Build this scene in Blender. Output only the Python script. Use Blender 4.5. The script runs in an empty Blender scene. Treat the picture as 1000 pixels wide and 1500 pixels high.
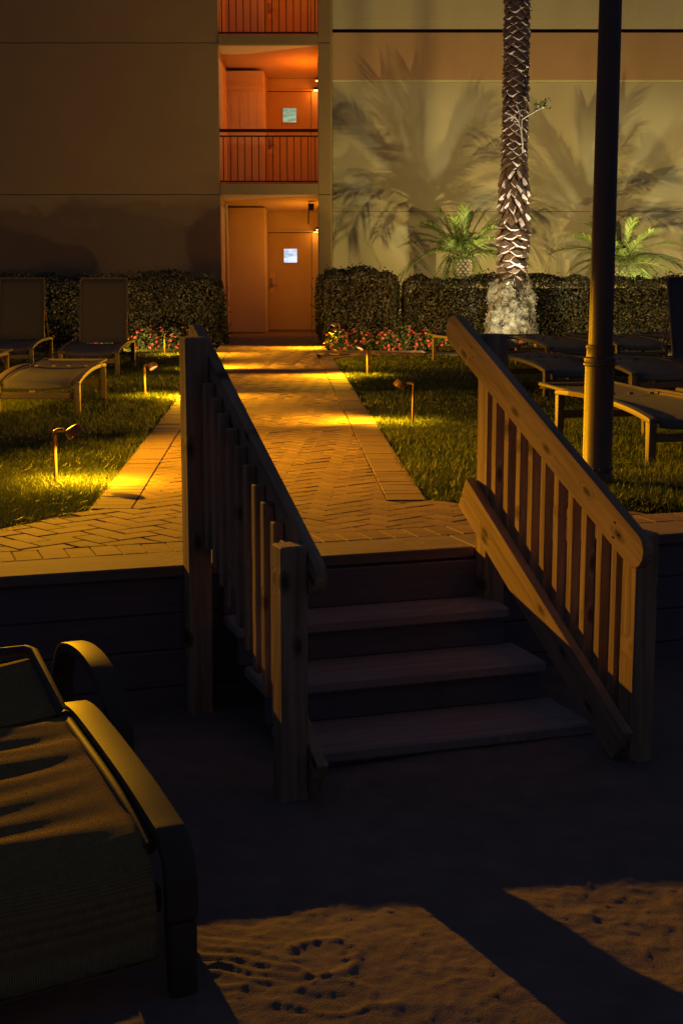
import bpy, bmesh, math, random
import numpy as np
from mathutils import Matrix, Vector, Euler
random.seed(7)
RNG = np.random.default_rng(11)
S = bpy.context.scene
COL = S.collection
R = math.radians

# ------------------------------------------------------------------ camera
CAM_Z, PITCH = 1.08, 9.3508
cam_d = bpy.data.cameras.new('camera'); cam = bpy.data.objects.new('camera', cam_d); COL.objects.link(cam)
cam.location = (0, 0, CAM_Z); cam.rotation_euler = (R(90 - PITCH), 0, 0)
cam_d.sensor_fit = 'VERTICAL'; cam_d.sensor_height = 36; cam_d.lens = 49.99
cam_d.clip_start = 0.05; cam_d.clip_end = 500
S.camera = cam

# ------------------------------------------------------------------ night sky
W = bpy.data.worlds.new('World'); S.world = W; W.use_nodes = True
bg = W.node_tree.nodes['Background']
bg.inputs['Color'].default_value = (0.40, 0.50, 1.0, 1); bg.inputs['Strength'].default_value = 0.066

# ------------------------------------------------------------------ exposure
S.view_settings.view_transform = 'Standard'; S.view_settings.look = 'None'
S.view_settings.exposure = 0.0; S.view_settings.gamma = 1.0
S.view_settings.use_curve_mapping = False
S.render.engine = 'CYCLES'
S.cycles.use_denoising = True
S.cycles.max_bounces = 6; S.cycles.sample_clamp_indirect = 3.0
S.cycles.use_adaptive_sampling = False

SODIUM = (1.0, 0.43, 0.004)      # street lamp and path lamps
P_FLOOD, P_PATH, P_WALL, P_TRUNK, P_FACADE = 2250, 56, 520, 950, 330

WM = {}
def light(name, kind, loc, power, color, radius=.03, target=None, cone=None, blend=1.0):
    d = bpy.data.lights.new(name, kind); d.energy = power; d.color = color; d.shadow_soft_size = radius
    o = bpy.data.objects.new(name, d); COL.objects.link(o); o.location = loc
    if kind == 'SPOT':
        d.spot_size = R(cone); d.spot_blend = blend
    if target is not None:
        o.rotation_euler = (Vector(target) - Vector(loc)).to_track_quat('-Z', 'Y').to_euler()
    return o

# ------------------------------------------------------------------ materials
def mat(name, col, rough=.7, col2=None, scale=6., detail=6., bump=0., bscale=None, stretch=(1, 1, 1), metal=0.,
        tint=None, objvar=0., dist=.01, spec=.12, transl=0.):
    m = bpy.data.materials.new(name); m.use_nodes = True
    nt = m.node_tree; N = nt.nodes; L = nt.links; b = N['Principled BSDF']
    b.inputs['Roughness'].default_value = rough; b.inputs['Metallic'].default_value = metal
    b.inputs['Specular IOR Level'].default_value = spec
    tc = N.new('ShaderNodeTexCoord'); mp = N.new('ShaderNodeMapping'); mp.inputs['Scale'].default_value = stretch
    L.new(tc.outputs['Object'], mp.inputs['Vector'])
    out = None
    rgb = N.new('ShaderNodeRGB'); rgb.outputs[0].default_value = (*col, 1); out = rgb.outputs[0]
    if col2 is not None:
        nz = N.new('ShaderNodeTexNoise'); nz.inputs['Scale'].default_value = scale; nz.inputs['Detail'].default_value = detail
        nz.inputs['Roughness'].default_value = .62
        L.new(mp.outputs[0], nz.inputs['Vector'])
        rp = N.new('ShaderNodeMapRange'); rp.inputs[1].default_value = .33; rp.inputs[2].default_value = .67
        L.new(nz.outputs['Fac'], rp.inputs[0])
        mx = N.new('ShaderNodeMix'); mx.data_type = 'RGBA'
        mx.inputs['A'].default_value = (*col, 1); mx.inputs['B'].default_value = (*col2, 1)
        L.new(rp.outputs[0], mx.inputs['Factor']); out = mx.outputs['Result']
    if tint is not None:
        at = N.new('ShaderNodeAttribute'); at.attribute_name = 'tint'
        mx = N.new('ShaderNodeMix'); mx.data_type = 'RGBA'
        L.new(at.outputs['Fac'], mx.inputs['Factor']); L.new(out, mx.inputs['A']); mx.inputs['B'].default_value = (*tint, 1)
        out = mx.outputs['Result']
    if objvar:
        oi = N.new('ShaderNodeObjectInfo'); hs = N.new('ShaderNodeHueSaturation')
        mr = N.new('ShaderNodeMapRange'); mr.inputs[3].default_value = 1 - objvar; mr.inputs[4].default_value = 1 + objvar
        L.new(oi.outputs['Random'], mr.inputs[0]); L.new(mr.outputs[0], hs.inputs['Value']); L.new(out, hs.inputs['Color'])
        out = hs.outputs[0]
    L.new(out, b.inputs['Base Color'])
    if bump:
        nb = N.new('ShaderNodeTexNoise'); nb.inputs['Scale'].default_value = bscale or scale * 6; nb.inputs['Detail'].default_value = 5
        L.new(mp.outputs[0], nb.inputs['Vector'])
        bp = N.new('ShaderNodeBump'); bp.inputs['Strength'].default_value = bump; bp.inputs['Distance'].default_value = dist
        L.new(nb.outputs['Fac'], bp.inputs['Height']); L.new(bp.outputs[0], b.inputs['Normal'])
    if transl:
        tr = N.new('ShaderNodeBsdfTranslucent'); L.new(out, tr.inputs['Color'])
        ms = N.new('ShaderNodeMixShader'); ms.inputs[0].default_value = transl
        L.new(b.outputs[0], ms.inputs[1]); L.new(tr.outputs[0], ms.inputs[2])
        L.new(ms.outputs[0], N['Material Output'].inputs['Surface'])
    return m

def wood_mat(name, c1, c2, knots=True):
    m = bpy.data.materials.new(name); m.use_nodes = True
    nt = m.node_tree; N = nt.nodes; L = nt.links; b = N['Principled BSDF']; b.inputs['Roughness'].default_value = .85
    b.inputs['Specular IOR Level'].default_value = .1
    tc = N.new('ShaderNodeTexCoord'); oi = N.new('ShaderNodeObjectInfo')
    sh = N.new('ShaderNodeVectorMath'); sh.operation = 'ADD'
    cx = N.new('ShaderNodeCombineXYZ'); mu = N.new('ShaderNodeMath'); mu.operation = 'MULTIPLY'; mu.inputs[1].default_value = 37.
    L.new(oi.outputs['Random'], mu.inputs[0]); L.new(mu.outputs[0], cx.inputs[0]); L.new(mu.outputs[0], cx.inputs[2])
    L.new(tc.outputs['Object'], sh.inputs[0]); L.new(cx.outputs[0], sh.inputs[1])
    # knots: distance to sparse voronoi cells bends the grain
    sp = N.new('ShaderNodeSeparateXYZ'); L.new(sh.outputs[0], sp.inputs[0])
    sw = N.new('ShaderNodeCombineXYZ'); L.new(sp.outputs['X'], sw.inputs['X']); L.new(sp.outputs['Z'], sw.inputs['Y'])
    mk = N.new('ShaderNodeMapping'); mk.inputs['Scale'].default_value = (3.4, 7.5, 1)
    L.new(sw.outputs[0], mk.inputs['Vector'])
    vo = N.new('ShaderNodeTexVoronoi'); vo.voronoi_dimensions = '2D'; vo.inputs['Scale'].default_value = 1.0; L.new(mk.outputs[0], vo.inputs['Vector'])
    kn = N.new('ShaderNodeMapRange'); kn.inputs[1].default_value = .03; kn.inputs[2].default_value = .20
    kn.inputs[3].default_value = 1.; kn.inputs[4].default_value = 0.
    L.new(vo.outputs['Distance'], kn.inputs[0])
    mp = N.new('ShaderNodeMapping'); mp.inputs['Scale'].default_value = (1.6, 26, 26)
    L.new(sh.outputs[0], mp.inputs['Vector'])
    ad = N.new('ShaderNodeVectorMath'); ad.operation = 'ADD'
    kc = N.new('ShaderNodeCombineXYZ'); km = N.new('ShaderNodeMath'); km.operation = 'MULTIPLY'; km.inputs[1].default_value = 1.6
    L.new(kn.outputs[0], km.inputs[0]); L.new(km.outputs[0], kc.inputs[1]); L.new(km.outputs[0], kc.inputs[2])
    L.new(mp.outputs[0], ad.inputs[0]); L.new(kc.outputs[0], ad.inputs[1])
    nz = N.new('ShaderNodeTexNoise'); nz.inputs['Scale'].default_value = 1.; nz.inputs['Detail'].default_value = 7; nz.inputs['Roughness'].default_value = .65
    L.new(ad.outputs[0], nz.inputs['Vector'])
    rp = N.new('ShaderNodeMapRange'); rp.inputs[1].default_value = .3; rp.inputs[2].default_value = .7; L.new(nz.outputs['Fac'], rp.inputs[0])
    mx = N.new('ShaderNodeMix'); mx.data_type = 'RGBA'; mx.inputs['A'].default_value = (*c1, 1); mx.inputs['B'].default_value = (*c2, 1)
    L.new(rp.outputs[0], mx.inputs['Factor']); out = mx.outputs['Result']
    hgt = nz.outputs['Fac']
    if knots:
        m2 = N.new('ShaderNodeMix'); m2.data_type = 'RGBA'; m2.inputs['B'].default_value = (c1[0] * .3, c1[1] * .28, c1[2] * .25, 1)
        k2 = N.new('ShaderNodeMapRange'); k2.inputs[1].default_value = .05; k2.inputs[2].default_value = .14
        k2.inputs[3].default_value = .85; k2.inputs[4].default_value = 0.
        L.new(vo.outputs['Distance'], k2.inputs[0])
        L.new(k2.outputs[0], m2.inputs['Factor']); L.new(out, m2.inputs['A']); out = m2.outputs['Result']
    L.new(out, b.inputs['Base Color'])
    bp = N.new('ShaderNodeBump'); bp.inputs['Strength'].default_value = .55; bp.inputs['Distance'].default_value = .006
    L.new(hgt, bp.inputs['Height']); L.new(bp.outputs[0], b.inputs['Normal'])
    return m

def emit(name, col, strength, vary=0):
    m = bpy.data.materials.new(name); m.use_nodes = True; N = m.node_tree.nodes; L = m.node_tree.links
    e = N.new('ShaderNodeEmission'); e.inputs[0].default_value = (*col, 1); e.inputs[1].default_value = strength
    if vary:
        tc = N.new('ShaderNodeTexCoord'); nz = N.new('ShaderNodeTexNoise'); nz.inputs['Scale'].default_value = vary; nz.inputs['Detail'].default_value = 3
        mp = N.new('ShaderNodeMapping'); mp.inputs['Scale'].default_value = (1, 1, 2.5); L.new(tc.outputs['Object'], mp.inputs['Vector']); L.new(mp.outputs[0], nz.inputs['Vector'])
        mr = N.new('ShaderNodeMapRange'); mr.inputs[1].default_value = .35; mr.inputs[2].default_value = .65; mr.inputs[3].default_value = strength * .62; mr.inputs[4].default_value = strength * 1.15
        L.new(nz.outputs['Fac'], mr.inputs[0]); L.new(mr.outputs[0], e.inputs[1])
    L.new(e.outputs[0], N['Material Output'].inputs['Surface']); return m

def weave_mat(name, c1, c2, spec=.04, sc=60):
    m = bpy.data.materials.new(name); m.use_nodes = True; nt = m.node_tree; N = nt.nodes; L = nt.links
    b = N['Principled BSDF']; b.inputs['Roughness'].default_value = .95; b.inputs['Specular IOR Level'].default_value = spec; b.inputs['Roughness'].default_value = .95 - spec
    tc = N.new('ShaderNodeTexCoord')
    hs = []
    for ax, bands in ((0, 'X'), (1, 'Y')):
        w = N.new('ShaderNodeTexWave'); w.wave_type = 'BANDS'; w.bands_direction = bands; w.inputs['Scale'].default_value = sc
        w.inputs['Distortion'].default_value = .25; L.new(tc.outputs['Object'], w.inputs['Vector']); hs.append(w.outputs['Fac'])
    mm = N.new('ShaderNodeMath'); mm.operation = 'MULTIPLY'; L.new(hs[0], mm.inputs[0]); L.new(hs[1], mm.inputs[1])
    nz = N.new('ShaderNodeTexNoise'); nz.inputs['Scale'].default_value = 60; L.new(tc.outputs['Object'], nz.inputs['Vector'])
    m3 = N.new('ShaderNodeMath'); m3.operation = 'MULTIPLY_ADD'; m3.inputs[1].default_value = .5; L.new(nz.outputs['Fac'], m3.inputs[0]); L.new(mm.outputs[0], m3.inputs[2])
    mx = N.new('ShaderNodeMix'); mx.data_type = 'RGBA'; mx.inputs['A'].default_value = (*c1, 1); mx.inputs['B'].default_value = (*c2, 1)
    L.new(m3.outputs[0], mx.inputs['Factor']); L.new(mx.outputs['Result'], b.inputs['Base Color'])
    bp = N.new('ShaderNodeBump'); bp.inputs['Strength'].default_value = .7; bp.inputs['Distance'].default_value = .004
    L.new(m3.outputs[0], bp.inputs['Height']); L.new(bp.outputs[0], b.inputs['Normal'])
    return m

M = {}
M['facade'] = mat('facade_paint', (.38, .265, .125), .85, (.34, .235, .11), .8, 8, .35, 55, dist=.004)
M['interior'] = mat('landing_paint', (.60, .50, .36), .7, (.55, .45, .32), 1.2, 6, .2, 50, dist=.003)
M['door'] = mat('door_paint', (.52, .40, .26), .5, (.48, .37, .24), 2, 6)
M['joint'] = mat('joint_shadow', (.08, .07, .06), .9)
M['wallpaint'] = mat('wall_paint', (.62, .535, .38), .85, (.50, .435, .305), .8, 9, .3, 40, dist=.004, stretch=(1, 1, .35))
M['band'] = mat('band_paint', (.56, .35, .21), .8, (.48, .29, .17), .9, 8, .25, 45, dist=.004, stretch=(1, 1, .3))
M['iron'] = mat('railing_paint', (.035, .022, .018), .45)
M['brass'] = mat('steel_lever', (.35, .3, .25), .35, metal=.8)
M['paneA'] = emit('lit_pane_cool', (.72, .82, 1.0), 1.1, 7.)
M['paneB'] = emit('lit_pane_green', (.62, .80, .50), .55, 7.)
M['sconce'] = emit('sconce_lens', (1., .42, .08), 6.0)
M['lens'] = emit('path_lens', (1., .55, .12), 1.4)
M['paver'] = mat('paver', (.235, .155, .095), .85, (.165, .11, .07), 9, 8, .6, 90, objvar=.16, dist=.004)
M['paver2'] = mat('paver_border', (.21, .145, .095), .85, (.175, .12, .08), 9, 8, .5, 90, objvar=.08, dist=.004)
M['bed'] = mat('bedding_sand', (.07, .052, .038), .95, (.05, .04, .03), 20)
M['soil'] = mat('soil', (.035, .03, .018), .95, (.05, .045, .02), 12, 6, .6)
M['grass'] = mat('grass_blades', (.045, .08, .018), .5, tint=(.17, .19, .05), spec=.25, transl=.15)
M['hedge'] = mat('hedge_leaves', (.035, .045, .016), .42, tint=(.20, .16, .07), spec=.45)
M['core'] = mat('hedge_twigs', (.02, .018, .012), .95)
M['flower_leaf'] = mat('flower_leaves', (.05, .08, .025), .5, tint=(.16, .17, .05))
M['petal_red'] = mat('red_petals', (.62, .05, .045), .6, tint=(.75, .22, .14))
M['frond'] = mat('palm_leaflets', (.045, .11, .015), .5, tint=(.40, .47, .17), spec=.5, transl=.25)
M['rachis'] = mat('palm_stalks', (.22, .22, .09), .5, (.16, .16, .07), 12)
M['boot'] = mat('palm_leaf_bases', (.42, .34, .27), .85, (.26, .20, .16), 14, 7, .8, 60, dist=.012, objvar=.2)
M['bark'] = mat('palm_bark', (.045, .034, .028), .95, (.08, .06, .045), 18, 7, .8, 50, dist=.02)
M['pale_root'] = mat('pale_root', (.55, .48, .36), .8)
M['root'] = mat('palm_root_mass', (.50, .49, .36), .9, (.05, .042, .03), 10, 8, 1., 60, dist=.02)
M['pine'] = wood_mat('rail_timber', (.20, .138, .08), (.47, .33, .19))
M['cap'] = wood_mat('cap_timber', (.15, .115, .085), (.23, .175, .13), False)
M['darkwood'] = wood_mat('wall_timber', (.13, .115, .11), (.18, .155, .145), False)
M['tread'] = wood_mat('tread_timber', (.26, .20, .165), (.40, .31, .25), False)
M['sand'] = mat('sand', (.225, .172, .132), .95, (.165, .128, .10), 7, 8, .8, 240, dist=.004)
M['alu'] = mat('powder_coated_frame', (.15, .12, .078), .5, (.135, .108, .07), 5, spec=.3)
M['alu_near'] = mat('powder_coated_frame_shaded', (.085, .068, .045), .6, (.07, .056, .037), 9, 6, .12, 90, dist=.002, spec=.2)  # darker copy of the frame paint: shade on the near rail put into its colour
M['sling'] = weave_mat('sling_mesh', (.08, .078, .058), (.155, .15, .11), .3)
M['sling_near'] = weave_mat('sling_mesh_close', (.13, .088, .035), (.42, .29, .11), sc=74)
M['pole'] = mat('pole_paint', (.11, .085, .055), .42, (.09, .07, .045), 8, 5, .15, 80, dist=.003, metal=.25, spec=.5)
M['copper'] = mat('bronze_lamp', (.22, .125, .06), .5, metal=.5)
M['black'] = mat('black_plastic', (.012, .012, .012), .5)
M['glassy'] = mat('lantern_glass', (.5, .5, .48), .25)

# ------------------------------------------------------------------ mesh helpers
class MB:
    def __init__(s): s.v = []; s.f = []
    def add(s, vs, fs, T=None):
        o = len(s.v)
        for p in vs: s.v.append(tuple(T @ Vector(p)) if T is not None else tuple(p))
        for f in fs: s.f.append([i + o for i in f])
        return s
    def box(s, x0, x1, y0, y1, z0, z1, T=None):
        vs = [(x, y, z) for z in (z0, z1) for (x, y) in ((x0, y0), (x1, y0), (x1, y1), (x0, y1))]
        return s.add(vs, [(3, 2, 1, 0), (4, 5, 6, 7), (0, 1, 5, 4), (1, 2, 6, 5), (2, 3, 7, 6), (3, 0, 4, 7)], T)
    def prism(s, outline, t0, t1, axis='Y', T=None):
        n = len(outline)
        def P(a, b, t): return (a, t, b) if axis == 'Y' else ((t, a, b) if axis == 'X' else (a, b, t))
        vs = [P(a, b, t0) for a, b in outline] + [P(a, b, t1) for a, b in outline]
        fs = [list(range(n - 1, -1, -1)), list(range(n, 2 * n))] + [(i, (i + 1) % n, n + (i + 1) % n, n + i) for i in range(n)]
        return s.add(vs, fs, T)
    def lathe(s, prof, n=20, T=None):
        vs = []; fs = []
        for r, z in prof:
            for k in range(n):
                a = 2 * math.pi * k / n; vs.append((r * math.cos(a), r * math.sin(a), z))
        for i in range(len(prof) - 1):
            for k in range(n):
                fs.append((i * n + k, i * n + (k + 1) % n, (i + 1) * n + (k + 1) % n, (i + 1) * n + k))
        fs.append(list(range(n - 1, -1, -1))); fs.append([(len(prof) - 1) * n + k for k in range(n)])
        return s.add(vs, fs, T)
    def sweep(s, pts, w, h, n=0, T=None, up=(0, 0, 1), side=None):
        """a bar (n=0: rectangle w x h) or tube (n sides, radius w) along pts"""
        pts = [Vector(p) for p in pts]; rings = []
        sect = [(-w / 2, -h / 2), (w / 2, -h / 2), (w / 2, h / 2), (-w / 2, h / 2)] if n == 0 else \
            [(w * math.cos(2 * math.pi * k / n), w * math.sin(2 * math.pi * k / n)) for k in range(n)]
        m = len(sect); vs = []
        for i, p in enumerate(pts):
            d = (pts[min(i + 1, len(pts) - 1)] - pts[max(i - 1, 0)]).normalized()
            u = Vector(up)
            if abs(d.dot(u)) > .97: u = Vector((0, 1, 0)) if abs(d.y) < .9 else Vector((1, 0, 0))
            x = Vector(side) if side else d.cross(u).normalized(); z = x.cross(d).normalized()
            vs += [tuple(p + x * a + z * b) for a, b in sect]
        fs = [[i * m + k for k in range(m)][::-1] if i == 0 else [i * m + k for k in range(m)] for i in (0, len(pts) - 1)]
        for i in range(len(pts) - 1):
            for k in range(m): fs.append((i * m + k, i * m + (k + 1) % m, (i + 1) * m + (k + 1) % m, (i + 1) * m + k))
        return s.add(vs, fs, T)
    def mesh(s, name, bevel=0, seg=1, smooth=None):
        me = bpy.data.meshes.new(name); me.from_pydata(s.v, [], s.f)
        bm = bmesh.new(); bm.from_mesh(me)
        bmesh.ops.recalc_face_normals(bm, faces=bm.faces)
        if bevel:
            es = [e for e in bm.edges if len(e.link_faces) == 2 and e.calc_face_angle(0) > .6]
            bmesh.ops.bevel(bm, geom=es, offset=bevel, segments=seg, profile=.6, affect='EDGES', clamp_overlap=True)
        bm.to_mesh(me); bm.free()
        if smooth is not None:
            me.shade_smooth(); me.set_sharp_from_angle(angle=R(smooth))
        return me

def np_mesh(name, v, f, tint=None):
    """v (n,3), f (m,k) all of k corners"""
    v = np.asarray(v, np.float32); f = np.asarray(f, np.int32); k = f.shape[1]
    me = bpy.data.meshes.new(name)
    me.vertices.add(len(v)); me.vertices.foreach_set('co', v.ravel())
    me.loops.add(f.size); me.loops.foreach_set('vertex_index', f.ravel())
    me.polygons.add(len(f)); me.polygons.foreach_set('loop_start', np.arange(0, f.size, k, dtype=np.int32))
    if tint is not None:
        a = me.attributes.new('tint', 'FLOAT', 'POINT'); a.data.foreach_set('value', np.asarray(tint, np.float32))
    me.update(calc_edges=True); me.validate(); return me

def add(name, me, material=None, parent=None, T=None):
    """T: world matrix of the object; default: that of its parent"""
    if T is None: T = WM[parent] if parent is not None else Matrix()
    o = bpy.data.objects.new(name, me); COL.objects.link(o)
    if material is not None and me is not None and not me.materials: me.materials.append(material)
    if parent is not None:
        o.parent = parent; o.matrix_basis = WM[parent].inverted() @ T
    else: o.matrix_basis = T
    WM[o] = T.copy(); return o
def tag(o, label=None, cat=None, group=None, kind=None):
    for k, x in (('label', label), ('category', cat), ('group', group), ('kind', kind)):
        if x: o[k] = x
    return o
def thing(name, label, cat, loc=(0, 0, 0), rz=0., group=None, sc=1.):
    return tag(add(name, None, None, None, Matrix.Translation(loc) @ Matrix.Rotation(rz, 4, 'Z') @ Matrix.Scale(sc, 4)), label, cat, group)
def copy_tree(o, T, parent=None):
    c = o.copy(); COL.objects.link(c)
    if parent is None: c.matrix_basis = T; WM[c] = T.copy()
    else: c.parent = parent; WM[c] = WM[parent] @ c.matrix_basis
    for ch in list(o.children): copy_tree(ch, None, c)
    return c
def frame(o, x, y, z): return Matrix(((x[0], y[0], z[0], o[0]), (x[1], y[1], z[1], o[1]), (x[2], y[2], z[2], o[2]), (0, 0, 0, 1)))
def grid_lerp(a, b, n): return [a + (b - a) * i / n for i in range(n + 1)]

def vnoise(x, y, seed):
    r = np.random.default_rng(seed); G = r.random((256, 256))
    xi = np.floor(x).astype(int); yi = np.floor(y).astype(int); fx = x - xi; fy = y - yi
    fx = fx * fx * (3 - 2 * fx); fy = fy * fy * (3 - 2 * fy)
    g = lambda i, j: G[i % 256, j % 256]
    return (g(xi, yi) * (1 - fx) + g(xi + 1, yi) * fx) * (1 - fy) + (g(xi, yi + 1) * (1 - fx) + g(xi + 1, yi + 1) * fx) * fy

# ------------------------------------------------------------------ layout of the terrace edge
A0 = R(18.5)
U = Vector((math.cos(A0), math.sin(A0), 0)); ND = Vector((math.sin(A0), -math.cos(A0), 0))   # along the wall; out over the sand
P0 = Vector((-.08, 5.485, 0))
def wp(s, d, z=0.): return P0 + U * s + ND * d + Vector((0, 0, z))
SAND = -.56
LAWN = -.055

# sand
def axis(parts):
    a = []
    for lo, hi, st in parts: a += list(np.arange(lo, hi - 1e-6, st))
    a.append(parts[-1][1]); return np.array(a)
gx = axis([(-30, -3, 1.5), (-3, -1.0, .1), (-1.0, 1.5, .0085), (1.5, 4, .1), (4, 30, 1.5)])
gy = axis([(-14, 1.5, .8), (1.5, 2.7, .08), (2.7, 3.75, .0085), (3.75, 5.2, .03), (5.2, 15, .7)])
X, Y = np.meshgrid(gx, gy)
Z = SAND + .05 * (vnoise(X * .9, Y * .9, 1) - .5) + .018 * (vnoise(X * 4, Y * 4, 2) - .5) + .006 * (vnoise(X * 13, Y * 13, 3) - .5) \
    + .0038 * (vnoise(X * 34, Y * 34, 4) - .5) + .0026 * (vnoise(X * 80, Y * 80, 9) - .5)
lump = np.clip(vnoise(X * 17, Y * 17, 5) - .84, 0, 1); Z += lump * .025
lump = np.clip(vnoise(X * 40, Y * 40, 15) - .86, 0, 1); Z += lump * .025
for (cx, cy, rx, ry, hh) in ((-.045, 3.21, .085, .085, .006), (-.02, 3.03, .09, .07, .003)):
    rr = np.sqrt(((X - cx) / rx) ** 2 + ((Y - cy) / ry) ** 2)
    ang = np.arctan2(Y - cy, X - cx)
    Z += hh * np.exp(-((rr - 1 + .12 * (vnoise(X * 60, Y * 60, 16) - .5)) / .13) ** 2) * (.15 + 1.5 * vnoise(X * 62, Y * 62, 6))
rip = np.exp(-((X + .30) / .16) ** 2 - ((Y - 3.16) / .13) ** 2)
Z += rip * .0035 * np.sin((Y * 1.0 + X * .25) * 150 + 5 * vnoise(X * 14, Y * 14, 7))
nx = len(gx); idx = np.arange(X.size).reshape(X.shape)
F = np.stack([idx[:-1, :-1], idx[:-1, 1:], idx[1:, 1:], idx[1:, :-1]], -1).reshape(-1, 4)
me = np_mesh('sand', np.stack([X, Y, Z], -1).reshape(-1, 3), F); me.shade_smooth()
# keep the sand below the terrace out of the lawn: it stays at beach level
tag(add('sand_beach', me, M['sand']), kind='structure')

# lawn soil: one sheet behind the wall
mb = MB(); q = [wp(-22, -.2, LAWN), wp(30, -.2, LAWN), Vector((40, 34, LAWN)), Vector((-40, 34, LAWN))]
mb.add(q, [(0, 1, 2, 3)]); tag(add('lawn_soil', mb.mesh('lawn_soil'), M['soil']), kind='structure')

# ------------------------------------------------------------------ retaining wall
wall = thing('retaining_wall', 'low timber retaining wall with pale cap board between lawn and sand', 'retaining wall', wp(0, 0, SAND))
def walltimber(name, s0, s1, d0, d1, z0, z1, m, par, bev=.006):
    T = frame(wp(s0, d0, z0), U, -ND, (0, 0, 1))
    mb = MB().box(0, s1 - s0, 0, d0 - d1, 0, z1 - z0); return add(name, mb.mesh(name, bev), m, par, T)
for s0, s1 in ((-9, -3.02), (-3.016, .655), (.659, 4.2), (4.204, 9)):
    walltimber('cap_board', s0, s1, 0, -.285, -.045, 0, M['cap'], wall)
for k in range(4):
    z1 = -.047 - k * .145
    for s0, s1 in ((-9, -3.3 + (k % 2)), (-3.296 + (k % 2), 2.2 - .7 * (k % 2)), (2.204 - .7 * (k % 2), 9)):
        walltimber('wall_timber', s0, s1, -.02 - .004 * (k % 2), -.16, z1 - .142, z1, M['darkwood'], wall)

# ------------------------------------------------------------------ paved path
def XL(y): return -1.188 - .0475 * (y - 6.62)
def XR(y): return .42 - .0427 * (y - 6.91)
BW = .195
CORL = Vector((-1.188, 6.618)); CORR = Vector((.42, 6.91))
path = tag(add('paved_path', None), kind='structure')
# bedding under the pavers (joints)
mb = MB()
mb.add([(*wp(-6, -.284).xy, -.006), (*wp(6, -.284).xy, -.006), (1.9, 6.35, -.006), (CORR.x + .01, CORR.y + .01, -.006), (XR(19) + .01, 19, -.006), (.26, 20.35, -.006), (1.25, 20.6, -.006),
        (1.25, 21.6, -.006), (-.35, 21.6, -.006), (XR(26.3), 26.3, -.006), (-.42, 29.5, -.006), (-2.22, 29.5, -.006), (XL(26.3), 26.3, -.006), (CORL.x - .01, CORL.y + .01, -.006), (-1.5, 6.1, -.006), (-3.2, 5.9, -.006)],
       [list(range(16))])
tag(add('paving_bed', mb.mesh('paving_bed'), M['bed'], path), kind='structure')

def clip(poly, p, n):
    """keep the side where (x-p).n >= 0"""
    out = []
    for i in range(len(poly)):
        a, b = poly[i], poly[(i + 1) % len(poly)]
        da = (a[0] - p[0]) * n[0] + (a[1] - p[1]) * n[1]; db = (b[0] - p[0]) * n[0] + (b[1] - p[1]) * n[1]
        if da >= 0: out.append(a)
        if da * db < 0:
            t = da / (da - db); out.append((a[0] + (b[0] - a[0]) * t, a[1] + (b[1] - a[1]) * t))
    return out
def area(p): return .5 * abs(sum(p[i][0] * p[(i + 1) % len(p)][1] - p[(i + 1) % len(p)][0] * p[i][1] for i in range(len(p))))
def clip_line(poly, a, b, left=True):
    d = (b[0] - a[0], b[1] - a[1]); n = (-d[1], d[0]) if left else (d[1], -d[0]); return clip(poly, a, n)

pavers = []   # (poly, material)
sb = wp(0, -.495)
# soldier course along the cap
for k in range(-34, 48):
    s0 = k * .104
    pavers.append(([tuple(wp(s0 + .002, -.290).xy), tuple(wp(s0 + .102, -.290).xy), tuple(wp(s0 + .102, -.490).xy), tuple(wp(s0 + .002, -.490).xy)], 'paver'))
# borders
def border(fx, y0, y1, side):
    y = y0
    while y < y1:
        a, b = y + .0008, y + .1032
        sl = .0000
        pavers.append(([(fx(a), a), (fx(a) + side * BW, a), (fx(b) + side * BW, b), (fx(b), b)], 'paver2')); y += .104
border(XL, 6.66, 26.3, 1); border(XR, 6.93, 19.2, -1); border(XR, 21.6, 26.3, -1)
# rounded corner of the right border and the apron in front of the flower bed
for k in range(7):
    a0 = R(180 - k * 12); a1 = R(180 - (k + 1) * 12 + 1.2); c = (XR(19.2) + .62, 19.22)
    pavers.append(([(c[0] + math.cos(a0) * .62 * 1, c[1] + math.sin(a0) * 1.0), (c[0] + math.cos(a0) * .815, c[1] + math.sin(a0) * 1.19),
                    (c[0] + math.cos(a1) * .815, c[1] + math.sin(a1) * 1.19), (c[0] + math.cos(a1) * .62, c[1] + math.sin(a1) * 1.0)], 'paver2'))
# cross course in front of the door
for k in range(int((-XL(22.3) - BW + XR(22.3) - BW) / .104)):
    x = XL(22.3) + BW + .004 + k * .104
    pavers.append(([(x, 22.21), (x + .1, 22.205), (x + .1, 22.405), (x, 22.41)], 'paver2'))
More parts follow.
